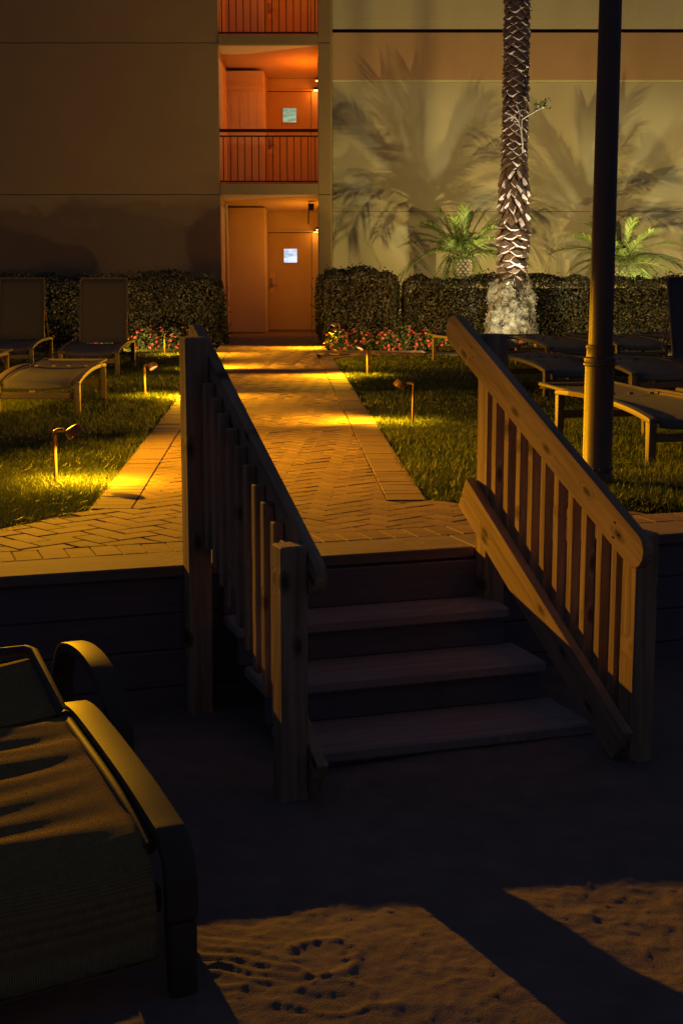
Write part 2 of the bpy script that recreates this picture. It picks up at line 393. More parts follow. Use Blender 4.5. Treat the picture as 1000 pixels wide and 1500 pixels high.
# herringbone at 45 degrees to the path
ca, sa = math.cos(R(42.4)), math.sin(R(42.4))
W_, L_ = .104, .208
def hb_bricks(i0, i1, j0, j1):
    for j in range(j0, j1):
        for i in range(i0, i1):
            k = (i - j) % 4
            if k == 0: yield (i * W_, j * W_, i * W_ + L_, j * W_ + W_)       # along a
            elif k == 3: yield (i * W_, j * W_, i * W_ + W_, j * W_ + L_)     # along b (vertical)
n_all = 0
for (a0, b0, a1, b1) in hb_bricks(-40, 280, -40, 280):
    g = .003
    loc = [(a0 + g, b0 + g), (a1 - g, b0 + g), (a1 - g, b1 - g), (a0 + g, b1 - g)]
    poly = [(-.7 + a * ca - b * sa, 4.2 + a * sa + b * ca) for a, b in loc]
    cx = sum(p[0] for p in poly) / 4; cy = sum(p[1] for p in poly) / 4
    if not (-4.2 < cx < 2.4 and 4.6 < cy < 29.3): continue
    sdist = (Vector((cx, cy, 0)) - Vector((*sb.xy, 0))).dot(-ND)
    if sdist < -.12: continue
    poly = clip(poly, sb.xy, (-ND.x, -ND.y))
    in_mid = XL(cy) + BW < cx < XR(cy) - BW
    if cy > 26.3: in_mid = -2.2 < cx < -.44
    if 20.35 < cy < 21.6 and XR(cy) - BW <= cx < 1.22 and (cx > .25 or cy > 20.5):
        poly = clip(poly, (1.22, 20), (-1, 0)); poly = clip(poly, (0, 21.58), (0, -1)); poly = clip(poly, (0, 20.42), (0, 1))
    else:
        inB = cy < (6.62 + (cx + 1.188) * 1.73 if cx < -1.188 else (6.91 - .36 * (cx - .42) if cx > .42 else 6.62 + (cx + 1.188) * .18))
        if inB:
            if cx < -1.188: poly = clip_line(poly, (-3.2, 6.1), (-1.6, 6.12), False) if cx < -1.6 else clip_line(poly, (-1.49, 6.09), CORL, False)
            elif cx > .42: poly = clip_line(poly, CORR, (1.55, 6.5), False)
            elif not in_mid: poly = clip_line(poly, (CORL.x, 6.655), (CORL.x + BW, 6.655), False) if cx < -.5 else clip_line(poly, (0, 6.928), (1, 6.928), False)
        else:
            if cy < 26.3 + .1:
                e = .004
                poly = clip_line(poly, (XL(0) + BW + e, 0), (XL(40) + BW + e, 40), False)
                poly = clip_line(poly, (XR(0) - BW - e, 0), (XR(40) - BW - e, 40), True)
            if cy < 22.31: poly = clip(poly, (0, 22.203), (0, -1)) if cy < 22.31 else poly
            else: poly = clip(poly, (0, 22.412), (0, 1))
            if cy >= 26.2: poly = clip(clip(poly, (-2.2, 0), (1, 0)), (-.44, 0), (-1, 0))
            if not poly or (cy > 26.4 and not in_mid): continue
    if len(poly) < 3 or area(poly) < .0006: continue
    pavers.append((poly, 'paver'))

def paver_geo(poly, z):
    n = len(poly); cx = sum(p[0] for p in poly) / n; cy = sum(p[1] for p in poly) / n
    sgn = sum((poly[(i + 1) % n][0] - poly[i][0]) * (poly[(i + 1) % n][1] + poly[i][1]) for i in range(n))
    if sgn > 0: poly = poly[::-1]
    def ins(p, k):
        d = math.hypot(p[0] - cx, p[1] - cy) or 1; f = max(0, 1 - k * 1.3 / d); return (cx + (p[0] - cx) * f, cy + (p[1] - cy) * f)
    vs = [(p[0], p[1], -.03) for p in poly] + [(p[0], p[1], z - .003) for p in poly] + [(*ins(p, .0035), z) for p in poly]
    fs = [tuple(2 * n + i for i in range(n))]
    for r in (0, 1):
        fs += [(r * n + i, r * n + (i + 1) % n, (r + 1) * n + (i + 1) % n, (r + 1) * n + i) for i in range(n)]
    return vs, fs, cx, cy
def seen(cx, cy, z=0.): return cy > 4 and abs(cx) < .236 * cy + .05
order = sorted(range(len(pavers)), key=lambda i: (0 if seen(*[sum(p[k] for p in pavers[i][0]) / len(pavers[i][0]) for k in (0, 1)]) else 1,
                                                  sum(p[1] for p in pavers[i][0]) / len(pavers[i][0])))
rest = {'paver': MB(), 'paver2': MB()}
for n_, i in enumerate(order):
    poly, mk = pavers[i]; vs, fs, cx, cy = paver_geo(poly, RNG.normal(0, .0009))
    tl = RNG.normal(0, .005, 2)
    vs = [(x, y, z + (tl[0] * (x - cx) + tl[1] * (y - cy)) * (z > -.02)) for x, y, z in vs]
    if n_ < 290:
        T = Matrix.Translation((cx, cy, 0)); mb = MB().add([(x - cx, y - cy, z) for x, y, z in vs], fs)
        me = bpy.data.meshes.new('paver'); me.from_pydata(mb.v, [], mb.f)
        add('paver', me, M[mk], path, T)
    else: rest[mk].add(vs, fs)
for mk, mb in rest.items():
    me = bpy.data.meshes.new('far_pavers'); me.from_pydata(mb.v, [], mb.f)
    tag(add('far_pavers', me, M[mk], path), kind='stuff')

# ------------------------------------------------------------------ grass
def in_lawn(x, y):
    fr = (x - P0.x) * -ND.x + (y - P0.y) * -ND.y
    left = (x < XL(y) + .01) & (y < 22.3) & np.where(x < -1.49, y > 6.12 + (x + 1.49) * .05, y > 6.09 + (x + 1.49) * 1.75)
    rx = np.where(y < 19.2, XR(y), XR(19.2) + .5 * np.clip((y - 19.2), 0, 2) ** 1.6)
    right = (x > rx - .01) & (y < 20.45) & (y > 6.91 - .36 * (x - .42)) & (fr > .36)
    return left, right
def blades(x, y, h, w, lean):
    n = len(x); a = RNG.random(n) * 2 * np.pi; b = RNG.random(n) * 2 * np.pi
    dx, dy = np.cos(a), np.sin(a); lx, ly = np.cos(b) * lean * h, np.sin(b) * lean * h
    z0 = np.full(n, LAWN)
    z1 = z0 + h * .62; z2 = z0 + h * np.sqrt(np.clip(1 - .5 * lean ** 2, .1, 1))
    P = np.empty((n, 5, 3))
    P[:, 0] = np.stack([x - dx * w / 2, y - dy * w / 2, z0], -1); P[:, 1] = np.stack([x + dx * w / 2, y + dy * w / 2, z0], -1)
    mx, my = x + lx * .4, y + ly * .4
    P[:, 2] = np.stack([mx + dx * w * .42, my + dy * w * .42, z1], -1); P[:, 3] = np.stack([mx - dx * w * .42, my - dy * w * .42, z1], -1)
    P[:, 4] = np.stack([x + lx, y + ly, z2], -1)
    i = np.arange(n)[:, None] * 5
    F = np.concatenate([i + [0, 1, 2], i + [0, 2, 3], i + [3, 2, 4]], 0)
    return P.reshape(-1, 3), F
def lawn_pts(ylo, yhi, dens, side):
    xm = .26 * yhi + .9; ar = (yhi - ylo) * xm; n = int(ar * dens)
    x = RNG.random(n) * xm * (-1 if side == 0 else 1); y = ylo + RNG.random(n) * (yhi - ylo)
    x = np.where(np.abs(x) > .25 * y + .7, 99, x)
    if side == 1: x = np.where(x < 50, x - .35, x)
    L_, R_ = in_lawn(x, y); k = (L_ if side == 0 else R_) & (np.abs(x) < 50); return x[k], y[k]
for side, nm in ((0, 'lawn_grass'), (1, 'lawn_grass')):
    VV = []; FF = []; TT = []; o = 0
    for ylo, yhi, dens, w, h in ((4.8, 8.0, 9000, .0042, .085), (8.0, 11, 6500, .005, .082), (11, 15, 4200, .0065, .078), (15, 22.4, 2600, .009, .075)):
        x, y = lawn_pts(ylo, yhi, dens, side); n = len(x)
        if n == 0: continue
        patch = vnoise(x * 2.3 + 50, y * 2.3, 21); patch2 = vnoise(x * 7 + 50, y * 7, 22)
        hh = h * (.55 + .5 * RNG.random(n) + .35 * (patch2 - .5)) * (1 + .25 * (patch - .5)); ln = np.clip(RNG.normal(.5, .28, n), .05, 1.15)
        v, f = blades(x, y, hh, w * (.7 + .6 * RNG.random(n)), ln)
        VV.append(v); FF.append(f + o); o += len(v)
        TT.append(np.repeat(np.clip(.15 + .5 * RNG.random(n) ** 1.6 + .35 * (patch - .4) + .3 * (RNG.random(n) < .08), 0, 1), 5))
    me = np_mesh('grass', np.concatenate(VV), np.concatenate(FF), np.concatenate(TT))
    g = tag(add(nm, me, M['grass']), 'uneven green lawn grass ' + ('left' if side == 0 else 'right') + ' of the brick path', 'grass', None, 'stuff')

# ------------------------------------------------------------------ steps
steps = thing('wooden_steps', 'dark wooden steps with three treads leading from sand up to the path', 'steps', wp(.15, .4, SAND))
TR = [(-.2, .0, .25), (-.355, .205, .51), (-.51, .47, .815)]
for k, (z, d0, d1) in enumerate(TR):
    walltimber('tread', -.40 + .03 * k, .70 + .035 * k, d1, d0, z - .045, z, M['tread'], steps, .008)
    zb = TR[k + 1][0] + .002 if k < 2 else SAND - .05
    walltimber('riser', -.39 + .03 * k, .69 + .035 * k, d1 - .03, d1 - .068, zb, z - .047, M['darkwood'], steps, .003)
walltimber('riser', -.40, .70, .03, .004, -.198, -.05, M['darkwood'], steps, .003)

# ------------------------------------------------------------------ handrails
def rounded_bar(L0, L1, h, r0=.9, r1=.9):
    """outline in (x,z), top edge on z=0, semicircular-ish ends"""
    o = []
    hh = h / 2
    for k in range(9):
        a = math.pi / 2 + math.pi * k / 8; o.append((L0 + hh * r0 + hh * r0 * math.cos(a), -hh + hh * math.sin(a)))
    for k in range(9):
        a = -math.pi / 2 + math.pi * k / 8; o.append((L1 - hh * r1 + hh * r1 * math.cos(a), -hh + hh * math.sin(a)))
    return o
def railing(label, far, near, side, ztop, sl_top, zbot, sl_bot, post_far_top, post_near_top, ext, bext, nb, btop):
    far = Vector((*far, 0)); near = Vector((*near, 0)); a = (near - far); Ln = a.length; a.normalize()
    c = Vector((a.y, -a.x, 0)) * side          # towards the stair side
    root = thing('stair_railing', label, 'stair railing', (far.x, far.y, SAND), 0, 'railings of the wooden steps')
    pw = .089
    def up(name, t, w, z0, z1, m, off=0., bev=.004):
        b = far + a * t + c * off; T = frame((b.x, b.y, z0), (0, 0, 1), a, (0, 0, 1)) if False else frame((b.x, b.y, z0), Vector((0, 0, 1)), a, Vector((0, 0, 1)).cross(a))
        mb = MB().box(0, z1 - z0, -w / 2, w / 2, -w / 2, w / 2); return add(name, mb.mesh(name, bev), m, root, T)
    up('post', 0, pw, SAND - .25, post_far_top, M['pine'], 0, .006)
    up('post', Ln, pw, SAND - .25, post_near_top, M['pine'], 0, .006)
    th = .038
    def board(name, z0, sl, hgt, t0, t1, rnd):
        ang = math.atan(sl); ax = (a * math.cos(ang) - Vector((0, 0, math.sin(ang)))).normalized()
        zz = Vector((a.x * math.sin(ang), a.y * math.sin(ang), math.cos(ang)))
        yy = zz.cross(ax)
        o = far + c * (pw / 2 + .002) + Vector((0, 0, z0)); T = frame(o, ax, yy, zz)
        sg = 1 if yy.dot(c) > 0 else -1
        k = 1 / math.cos(ang)
        ol = rounded_bar(t0 * k, t1 * k, hgt, *rnd) if rnd else [(t0 * k, 0), (t0 * k + .012, -hgt), (t1 * k, -hgt), (t1 * k, 0)]
        mb = MB().prism(ol, 0 if sg > 0 else -th, th if sg > 0 else 0, 'Y'); return add(name, mb.mesh(name, .004, 2), M['pine'], root, T)
    hb = board('handrail', ztop, sl_top, .122, ext[0], Ln + ext[1], (.9, .95))
    bb = board('bottom_rail', zbot, sl_bot, .135, bext[0], Ln + bext[1], None)
    # screw heads
    for tt in (.0, Ln):
        for q in ((-.018, -.05), (.02, -.075), (.0, -.10)):
            ang = math.atan(sl_top); T = WM[hb]
            sgn = 1 if (T.to_3x3() @ Vector((0, 1, 0))).dot(c) > 0 else -1
            p = (tt / math.cos(ang) + q[0], sgn * (th + .0005), q[1] + .005)
            add('screw', MB().lathe([(.0042, -.002), (.0042, .0012)], 8, Matrix.Translation(p) @ Matrix.Rotation(R(90), 4, 'X')).mesh('screw'), M['iron'], hb)
    bw = .037
    for i in range(nb):
        t = Ln * (i + 1) / (nb + 1) + random.uniform(-.004, .004)
        z1 = ztop - sl_top * t - btop + random.uniform(-.006, .006); z0 = zbot - sl_bot * t - .11
        z0 = max(z0, SAND - .02)
        o = up('baluster', t, bw, z0, z1, M['pine'], pw / 2 - bw / 2 - .001, .003)
    return root
railing('right hand wooden stair railing with its lit knotty handrail face', (.60, 5.65), (1.01, 4.72), -1 if False else 1, .843, .535, .249, .645, .862, .235, (-.205, .155), (-.055, .06), 10, .075)
railing('left hand wooden stair railing seen in black silhouette', (-.547, 5.30), (-.162, 4.36), -1, .815, .547, .249, .60, .864, .26, (-.20, .13), (-.055, .12), 10, .058)

# ------------------------------------------------------------------ lamp posts
def lamp_post(label, loc, lit):
    root = thing('lamp_post', label, 'lamp post', loc)
    z0 = -.06
    add('base', MB().lathe([(.088, z0), (.09, .0), (.086, .03), (.078, .045), (.082, .055), (.082, .075), (.0785, .085), (.0785, .605), (.079, .615), (.088, .621), (.0885, .631), (.082, .637), (.0845, .647), (.084, .657), (.074, .667), (.072, .705), (.0765, .713), (.0765, .725), (.066, .731)], 40).mesh('base', smooth=35), M['pole'], root)
    for k in range(16):
        a = 2 * math.pi * k / 16
        add('bead', MB().lathe([(.003, -.008), (.0075, -.004), (.0075, .004), (.003, .008)], 8, Matrix.Translation((.0815 * math.cos(a), .0815 * math.sin(a), .066))).mesh('bead', smooth=60), M['pole'], root)
    add('shaft', MB().lathe([(.0645, .728), (.061, 1.6), (.0545, 3.6)], 40).mesh('shaft', smooth=40), M['pole'], root)
    la = add('lantern', MB().lathe([(.055, 3.6), (.10, 3.63), (.11, 3.68), (.12, 3.70), (.125, 3.72)], 20).mesh('lantern', smooth=30), M['pole'], root)
    add('lantern_cap', MB().lathe([(.19, 4.14), (.20, 4.15), (.13, 4.26), (.04, 4.31), (.02, 4.38), (.004, 4.42)], 20).mesh('lantern_cap', smooth=30), M['pole'], root)
    for k in range(4):
        a = math.pi / 4 + k * math.pi / 2
        add('lantern_bar', MB().sweep([(.12 * math.cos(a), .12 * math.sin(a), 3.71), (.18 * math.cos(a), .18 * math.sin(a), 4.15)], .008, 0, 6).mesh('lantern_bar'), M['pole'], root)
    add('globe', MB().lathe([(.03, 3.72), (.07, 3.76), (.085, 3.86), (.075, 3.98), (.03, 4.05)], 20).mesh('globe', smooth=60), M['lens'] if lit else M['glassy'], root)
    return root
lamp_post('tall dark lamp post standing on the lawn by the right railing', (1.378, 7.62, 0), False)
# hooded floodlight on a short post, left of the picture, and a low flood washing the tower
def flood(label, loc, tgt, power, cone, blend, rad, hat=False, col=SODIUM):
    x, y, z = loc
    root = thing('floodlight', label, 'floodlight', (x, y, LAWN), 0, 'low floodlights on the left lawn')
    d = (Vector(tgt) - Vector(loc)).normalized(); T = Matrix.Translation(loc) @ d.to_track_quat('Z', 'Y').to_matrix().to_4x4()
    add('post', MB().sweep([(x, y, LAWN - .02), (x, y, z - .05)], .028, 0, 10).mesh('post', smooth=50), M['pole'], root, Matrix())
    if hat:   # a wide dish that keeps the light off everything above eye height
        add('lamp_hat', MB().lathe([(.002, .086), (.03, .082), (.12, .055), (.20, -.006), (.205, -.024), (.20, -.024), (.195, -.006), (.115, .045), (.002, .064)], 28, Matrix.Translation(loc)).mesh('lamp_hat', smooth=40), M['pole'], root, Matrix())
        for k in range(3):
            a = R(150 + 60 * k); add('bracket', MB().sweep([(x + .02 * math.cos(a), y + .02 * math.sin(a), z - .06), (x + .1 * math.cos(a), y + .1 * math.sin(a), z + .03)], .006, 0, 6).mesh('bracket'), M['pole'], root, Matrix())
    else: add('lamp_head', MB().lathe([(.03, -.16), (.08, -.14), (.10, -.02), (.105, .03), (.098, .03), (.094, -.01)], 20, T).mesh('lamp_head', smooth=40), M['pole'], root, Matrix())
    light('flood_light', 'SPOT', Vector(loc) + (Vector((0, 0, 0)) if hat else d * .05), power, col, rad, tgt, cone, blend)
flood('hooded floodlight on a short post left of the brick path', (-2.74, 9.4, 1.27), (1.5, 6.9, 2.0), P_FLOOD, 145, .9, .018, True)
flood('low floodlight on the far left lawn washing the tower wall', (-3.35, 10.9, .86), (-3.4, 26.6, 2.6), P_FACADE, 155, .9, .2)

flood('added unseen floodlight behind the right loungers brightening the long hedge', (4.9, 20.9, .2), (4.4, 23.6, .5), 130, 160, .7, .04, False, (1., .70, .30))  # no known lamp here: added to lift the front of the long hedge
flood('added unseen floodlight behind the railing end brightening the flowers and both right hedges', (1.72, 20.75, .2), (1.4, 23.6, .5), 120, 165, .7, .04, False, (1., .66, .26))  # extra lamp kept out of view, added to brighten flowers and right hedges
flood('added unseen floodlight in the left flower bed brightening the left hedge', (-3.25, 21.2, .16), (-2.7, 23.3, .6), 75, 160, .8, .04, False, (1., .62, .22))  # fill lamp added to brighten the left hedge, no such fixture known
# ------------------------------------------------------------------ path lamps
def path_lamp(label, x, y, sx, h=.34, power=1., turn=0., tilt=32, aim=.35, beam=6.):
    """sx: side the head points to (+1 right)"""
    root = thing('path_light', label, 'path light', (x, y, LAWN), 0 if sx > 0 else math.pi, 'low path lights along the brick path')
    WM[root] = WM[root] @ Matrix.Rotation(turn, 4, 'Z'); root.matrix_basis = WM[root]
    lean = random.uniform(-.012, .012)
    hz = h
    add('stem', MB().sweep([(0 - lean, 0, -.02), (0, 0, hz - .03), (.004, 0, hz - .008), (.018, 0, hz), (.052, 0, hz)], .0105, 0, 10).mesh('stem', smooth=50), M['copper'], root)
    ax = Matrix.Translation((.105, 0, hz - .008)) @ Matrix.Rotation(R(-tilt), 4, 'Y')
    hd = add('lamp_head', MB().lathe([(.014, .030), (.036, .026), (.044, .012), (.047, -.020), (.047, -.024), (.043, -.024), (.042, -.012)], 24, ax).mesh('lamp_head', smooth=40), M['copper'], root)
    add('lens', MB().lathe([(.0405, -.0150), (.0405, -.0130)], 20, ax).mesh('lens'), M['lens'], hd)
    Tw = WM[root] @ ax; p = Tw @ Vector((0, 0, -.04)); q = p + (WM[root].to_3x3() @ Vector((aim, 0, -1)))
    light('path_light_bulb', 'SPOT', p, P_PATH * power, (1., .46, .008), .02, q, 150, .9)
    # the reflector throws most of the light forward, across the paving
    light('path_light_beam', 'SPOT', p, P_PATH * beam, (1., .43, .006), .02, p + (WM[root].to_3x3() @ Vector((2.7, 0, -1))), 106, 1.)
    return root
path_lamp('nearest path light on the left lawn, head tipped towards the path', -1.53, 7.55, 1, .335, 2.5, 0, 32, .05, .8)
path_lamp('second path light on the left lawn, between loungers and railing', -1.85, 13.4, 1, .33, 2.0, R(-34), 32, .1, 13.)
path_lamp('added path light hidden behind the far post of the left railing, filling the paving', -1.84, 17.2, 1, .33, 1.6, R(36), 32, .1, 10.)  # additional out-of-sight lamp, added to even the light along the paving
path_lamp('farthest path light on the left lawn, in front of red flowers', -2.55, 20.6, 1, .36, 2.2, R(-15), 32, .1, 15.)
path_lamp('nearest path light on the right lawn, head tipped over the grass edge', .545, 10.75, -1, .35, 1.7, R(-16), 32, .05, 6.5)
path_lamp('far path light on the right lawn where the border curves', .295, 16.3, -1, .37, 2.2, R(42), 32, .1, 12.)
path_lamp('small path light among the flowers beside the hedge corner', -.03, 22.6, -1, .42, 2.4, R(25), 32, .2, 13.)

# ------------------------------------------------------------------ hotel tower with stair landings
FY = 26.6
tower = thing('hotel_tower', 'brown rendered hotel tower with lit orange door landings on three floors', 'building', (-2.2, FY, 0))
def tbox(name, x0, x1, y0, y1, z0, z1, m, par, bev=0.):
    T = Matrix.Translation(((x0 + x1) / 2, (y0 + y1) / 2, z0))
    return add(name, MB().box(x0 - (x0 + x1) / 2, x1 - (x0 + x1) / 2, y0 - (y0 + y1) / 2, y1 - (y0 + y1) / 2, 0, z1 - z0).mesh(name, bev), m, par, T)
XO0, XO1, XC = -2.222, -.418, -.187
for z0, z1 in ((-.1, 2.577), (2.589, 5.245), (5.257, 8.0), (8.012, 10.6)):
    tbox('wall_panel', -16, XO0, FY, 31.5, z0, z1, M['facade'], tower, .004)
    tbox('column_panel', XO1, XC, FY, 31.5, z0, z1, M['facade'], tower, .004)
tbox('joint_backing', -15.9, XO0 - .012, FY + .02, 31.4, 0, 10.5, M['joint'], tower)
tbox('joint_backing', XO1 + .012, XC - .012, FY + .02, 31.4, 0, 10.5, M['joint'], tower)
tbox('back_wall', XO0 + .003, XO1 - .003, 29.55, 31.3, -.1, 10.6, M['interior'], tower)
floors = [(0.012, 2.583, 2.403), (2.79, 5.211, 5.02), (5.40, 7.85, 7.66)]
for k, (zf, zc, zb) in enumerate(floors):
    # sloping soffit
    top = floors[k + 1][0] if k < 2 else 8.1
    mb = MB().prism([(FY - .012, zc), (29.549, zb), (29.549, top - .012), (FY - .012, top - .012)], XO0 + .004, XO1 - .004, 'X')
    add('landing_slab', mb.mesh('landing_slab', .004), M['facade'], tower, Matrix())
    # soffit lining and landing floor, finished like the landing
    mb = MB().prism([(FY + .05, zc - .008), (29.548, zb - .006), (29.548, zb - .001), (FY + .05, zc - .003)], XO0 + .006, XO1 - .006, 'X')
    add('soffit', mb.mesh('soffit'), M['interior'], tower, Matrix())
    if k: tbox('landing_floor', XO0 + .006, XO1 - .006, FY + .05, 29.548, zf - .011, zf, M['interior'], tower)
    # side linings
    tbox('side_lining', XO0 + .0005, XO0 + .012, FY + .03, 29.548, zf, zb - .02, M['interior'], tower)
    tbox('side_lining', XO1 - .012, XO1 - .0005, FY + .03, 29.548, zf, zb - .02, M['interior'], tower)
    # the closet block left of the door
    tbox('closet_block', XO0 + .014, -1.495, 28.4, 29.546, zf, zb + .035 * (k == 0) - .004, M['interior'], tower, .004)
    # door with frame
    dz = zf + 1.985
    fr = add('door_frame', MB().box(-1.55, -1.512, 29.505, 29.549, zf, dz + .04).box(-.60, -.562, 29.505, 29.549, zf, dz + .04).box(-1.5115, -.6005, 29.505, 29.549, dz + .002, dz + .04).mesh('door_frame', .004), M['interior'], tower, Matrix())
    tbox('door_gap', -1.511, -.601, 29.535, 29.5485, zf + .002, dz + .001, M['joint'], tower)
    dr = tbox('door', -1.492, -.612, 29.512, 29.5345, zf + .010, dz - .016, M['door'], tower, .003)
    for hz in (.22, 1.0, 1.76): add('hinge', MB().lathe([(.009, zf + hz), (.009, zf + hz + .11)], 8, Matrix.Translation((-.607, 29.508, 0))).mesh('hinge'), M['brass'], dr, Matrix())
    wz0, wz1 = zf + 1.365, zf + 1.665
    wx0, wx1 = (-1.185, -.895)
    add('pane', MB().box(wx0 + .012, wx1 - .012, 29.505, 29.513, wz0 + .012, wz1 - .012).mesh('pane'), M['paneA'] if k == 0 else M['paneB'], dr, Matrix())
    fr_ = MB().box(wx0 - .012, wx0 + .011, 29.494, 29.514, wz0 - .012, wz1 + .012).box(wx1 - .011, wx1 + .012, 29.494, 29.514, wz0 - .012, wz1 + .012).box(wx0 + .0115, wx1 - .0115, 29.494, 29.514, wz0 - .012, wz0 + .011).box(wx0 + .0115, wx1 - .0115, 29.494, 29.514, wz1 - .011, wz1 + .012)
    add('pane_frame', fr_.mesh('pane_frame'), M['door'], dr, Matrix())
    # lever on its plate
    tbox('lock_plate', -1.475, -1.36, 29.503, 29.514, zf + .77, zf + 1.17, M['interior'], dr, .003)
    tbox('lock_body', -1.462, -1.405, 29.485, 29.502, zf + .86, zf + 1.06, M['brass'], dr, .006)
    add('lever', MB().sweep([(-1.425, 29.485, zf + .93), (-1.425, 29.45, zf + .93), (-1.33, 29.445, zf + .93), (-1.30, 29.45, zf + .925)], .011, 0, 8).mesh('lever', smooth=50), M['brass'], dr, Matrix())
    # wall lamp by the door
    sx, sz = -.505, zf + 1.99
    wl = add('wall_lamp', MB().box(-.562, -.44, 29.30, 29.50, sz, sz + .045).mesh('wall_lamp', .008), M['iron'], tower, Matrix())
    add('lamp_lens', MB().box(-.556, -.446, 29.31, 29.49, sz - .012, sz - .001).mesh('lamp_lens'), M['sconce'], wl, Matrix())
    cl = (1., .30, .012) if k == 0 else (1., .17, .004)
    wl = add('wall_lamp', MB().box(-.50, XO1 - .0125, 27.91, 28.09, sz, sz + .05).mesh('wall_lamp', .008), M['iron'], tower, Matrix())  # second, unseen lamp added on the side lining to light the landing evenly
    add('lamp_lens', MB().box(-.49, XO1 - .02, 27.93, 28.07, sz - .012, sz - .001).mesh('lamp_lens'), M['sconce'], wl, Matrix())
    light('landing_fill_light', 'POINT', (-.66, 27.9, sz - .22), (25 if k == 0 else 31), cl, .12)
    light('door_lamp_light', 'POINT', (-.52, 29.36, sz - .05), (1.6 if k == 0 else 2.4), cl, .02)
# camera under the first soffit and a conduit on the left lining
cm = add('security_camera', MB().box(-.63, -.52, 27.55, 27.72, 2.40, 2.47).lathe([(.045, 2.34), (.05, 2.36), (.05, 2.40)], 14, Matrix.Translation((-.575, 27.62, 0))).mesh('security_camera', .006), M['iron'], tower, Matrix())
add('conduit', MB().sweep([(-.60, 27.7, 2.46), (-.63, 28.0, 2.43), (-.64, 28.02, 2.1)], .012, 0, 8).mesh('conduit', smooth=50), M['iron'], tower, Matrix())
add('downpipe', MB().sweep([(-2.165, 27.3, .012), (-2.165, 27.3, 2.45)], .028, 0, 10).mesh('downpipe', smooth=50), M['interior'], tower, Matrix())
# balcony railings
for k in (1, 2):
    zf = floors[k][0]
    rl = add('balcony_railing', MB().box(XO0 + .012, XO1 - .012, FY + .02, FY + .055, zf + .015, zf + .042).mesh('balcony_railing'), M['iron'], tower, Matrix())
    add('top_rail', MB().box(XO0 + .012, XO1 - .012, FY + .005, FY + .07, zf + .905, zf + .96).mesh('top_rail', .006), M['iron'], rl, Matrix())
    add('upper_bar', MB().box(XO0 + .012, XO1 - .012, FY + .02, FY + .055, zf + .82, zf + .845).mesh('upper_bar'), M['iron'], rl, Matrix())
    for i in range(14):
        x = XO0 + .075 + i * .1285
        add('baluster', MB().box(x - .008, x + .008, FY + .03, FY + .046, zf + .042, zf + .82).mesh('baluster'), M['iron'], rl, Matrix())
tbox('threshold', XO0 + .005, XO1 - .005, 29.38, 29.50, -.02, .03, M['cap'], tower, .003)

# ------------------------------------------------------------------ uplit wall on the right
WY = 30.7
wing = thing('hotel_wing', 'cream rendered hotel wall with brown band, uplit behind two small palms', 'building', (4, WY, 0))
tbox('lower_panel', XC + .003, 18, WY, 31.6, -.1, 2.458, M['wallpaint'], wing, .003)
tbox('lower_panel', XC + .003, 18, WY, 31.6, 2.466, 5.098, M['wallpaint'], wing, .003)
tbox('joint_backing', XC + .006, 17.9, WY + .015, 31.5, 0, 5.05, M['joint'], wing)
add('ledge', MB().prism([(WY - .04, 5.155), (WY - .04, 5.146), (WY - .003, 5.10), (WY + .03, 5.10), (WY + .03, 5.155)], XC + .003, 18, 'X').mesh('ledge', .004), M['wallpaint'], wing, Matrix())
tbox('brown_band', XC + .003, 18, WY - .034, 31.6, 5.157, 6.09, M['band'], wing)
tbox('shadow_groove', XC + .003, 18, WY + .14, 31.6, 6.091, 6.175, M['joint'], wing)
tbox('upper_panel', XC + .003, 18, WY + .045, 31.6, 6.177, 6.36, M['wallpaint'], wing, .003)
tbox('upper_panel', XC + .003, 18, WY + .03, 31.6, 6.362, 10.4, M['wallpaint'], wing, .003)

# ------------------------------------------------------------------ hedges
def leaf_cloud(name, P, Nrm, ls, m, par, T=None, tintf=None, asp=.55):
    """P (n,3) leaf centres, Nrm (n,3) rough outward direction"""
    n = len(P)
    d = Nrm + RNG.normal(0, .75, (n, 3)); d /= np.linalg.norm(d, axis=1)[:, None] + 1e-9
    r = RNG.normal(0, 1, (n, 3)); a = np.cross(d, r); a /= np.linalg.norm(a, axis=1)[:, None] + 1e-9; b = np.cross(d, a)
    L = (ls * (.65 + .7 * RNG.random(n)))[:, None]
    V = np.stack([P - a * L / 2, P + b * L * asp / 2 + d * L * .08, P + a * L / 2, P - b * L * asp / 2 + d * L * .08], 1).reshape(-1, 3)
    i = np.arange(n)[:, None] * 4
    F = np.concatenate([i + [0, 1, 2], i + [0, 2, 3]], 0)
    t = tintf if tintf is not None else RNG.random(n) ** 2.2
    return add(name, np_mesh(name, V, F, np.repeat(t, 4)), m, par, T)
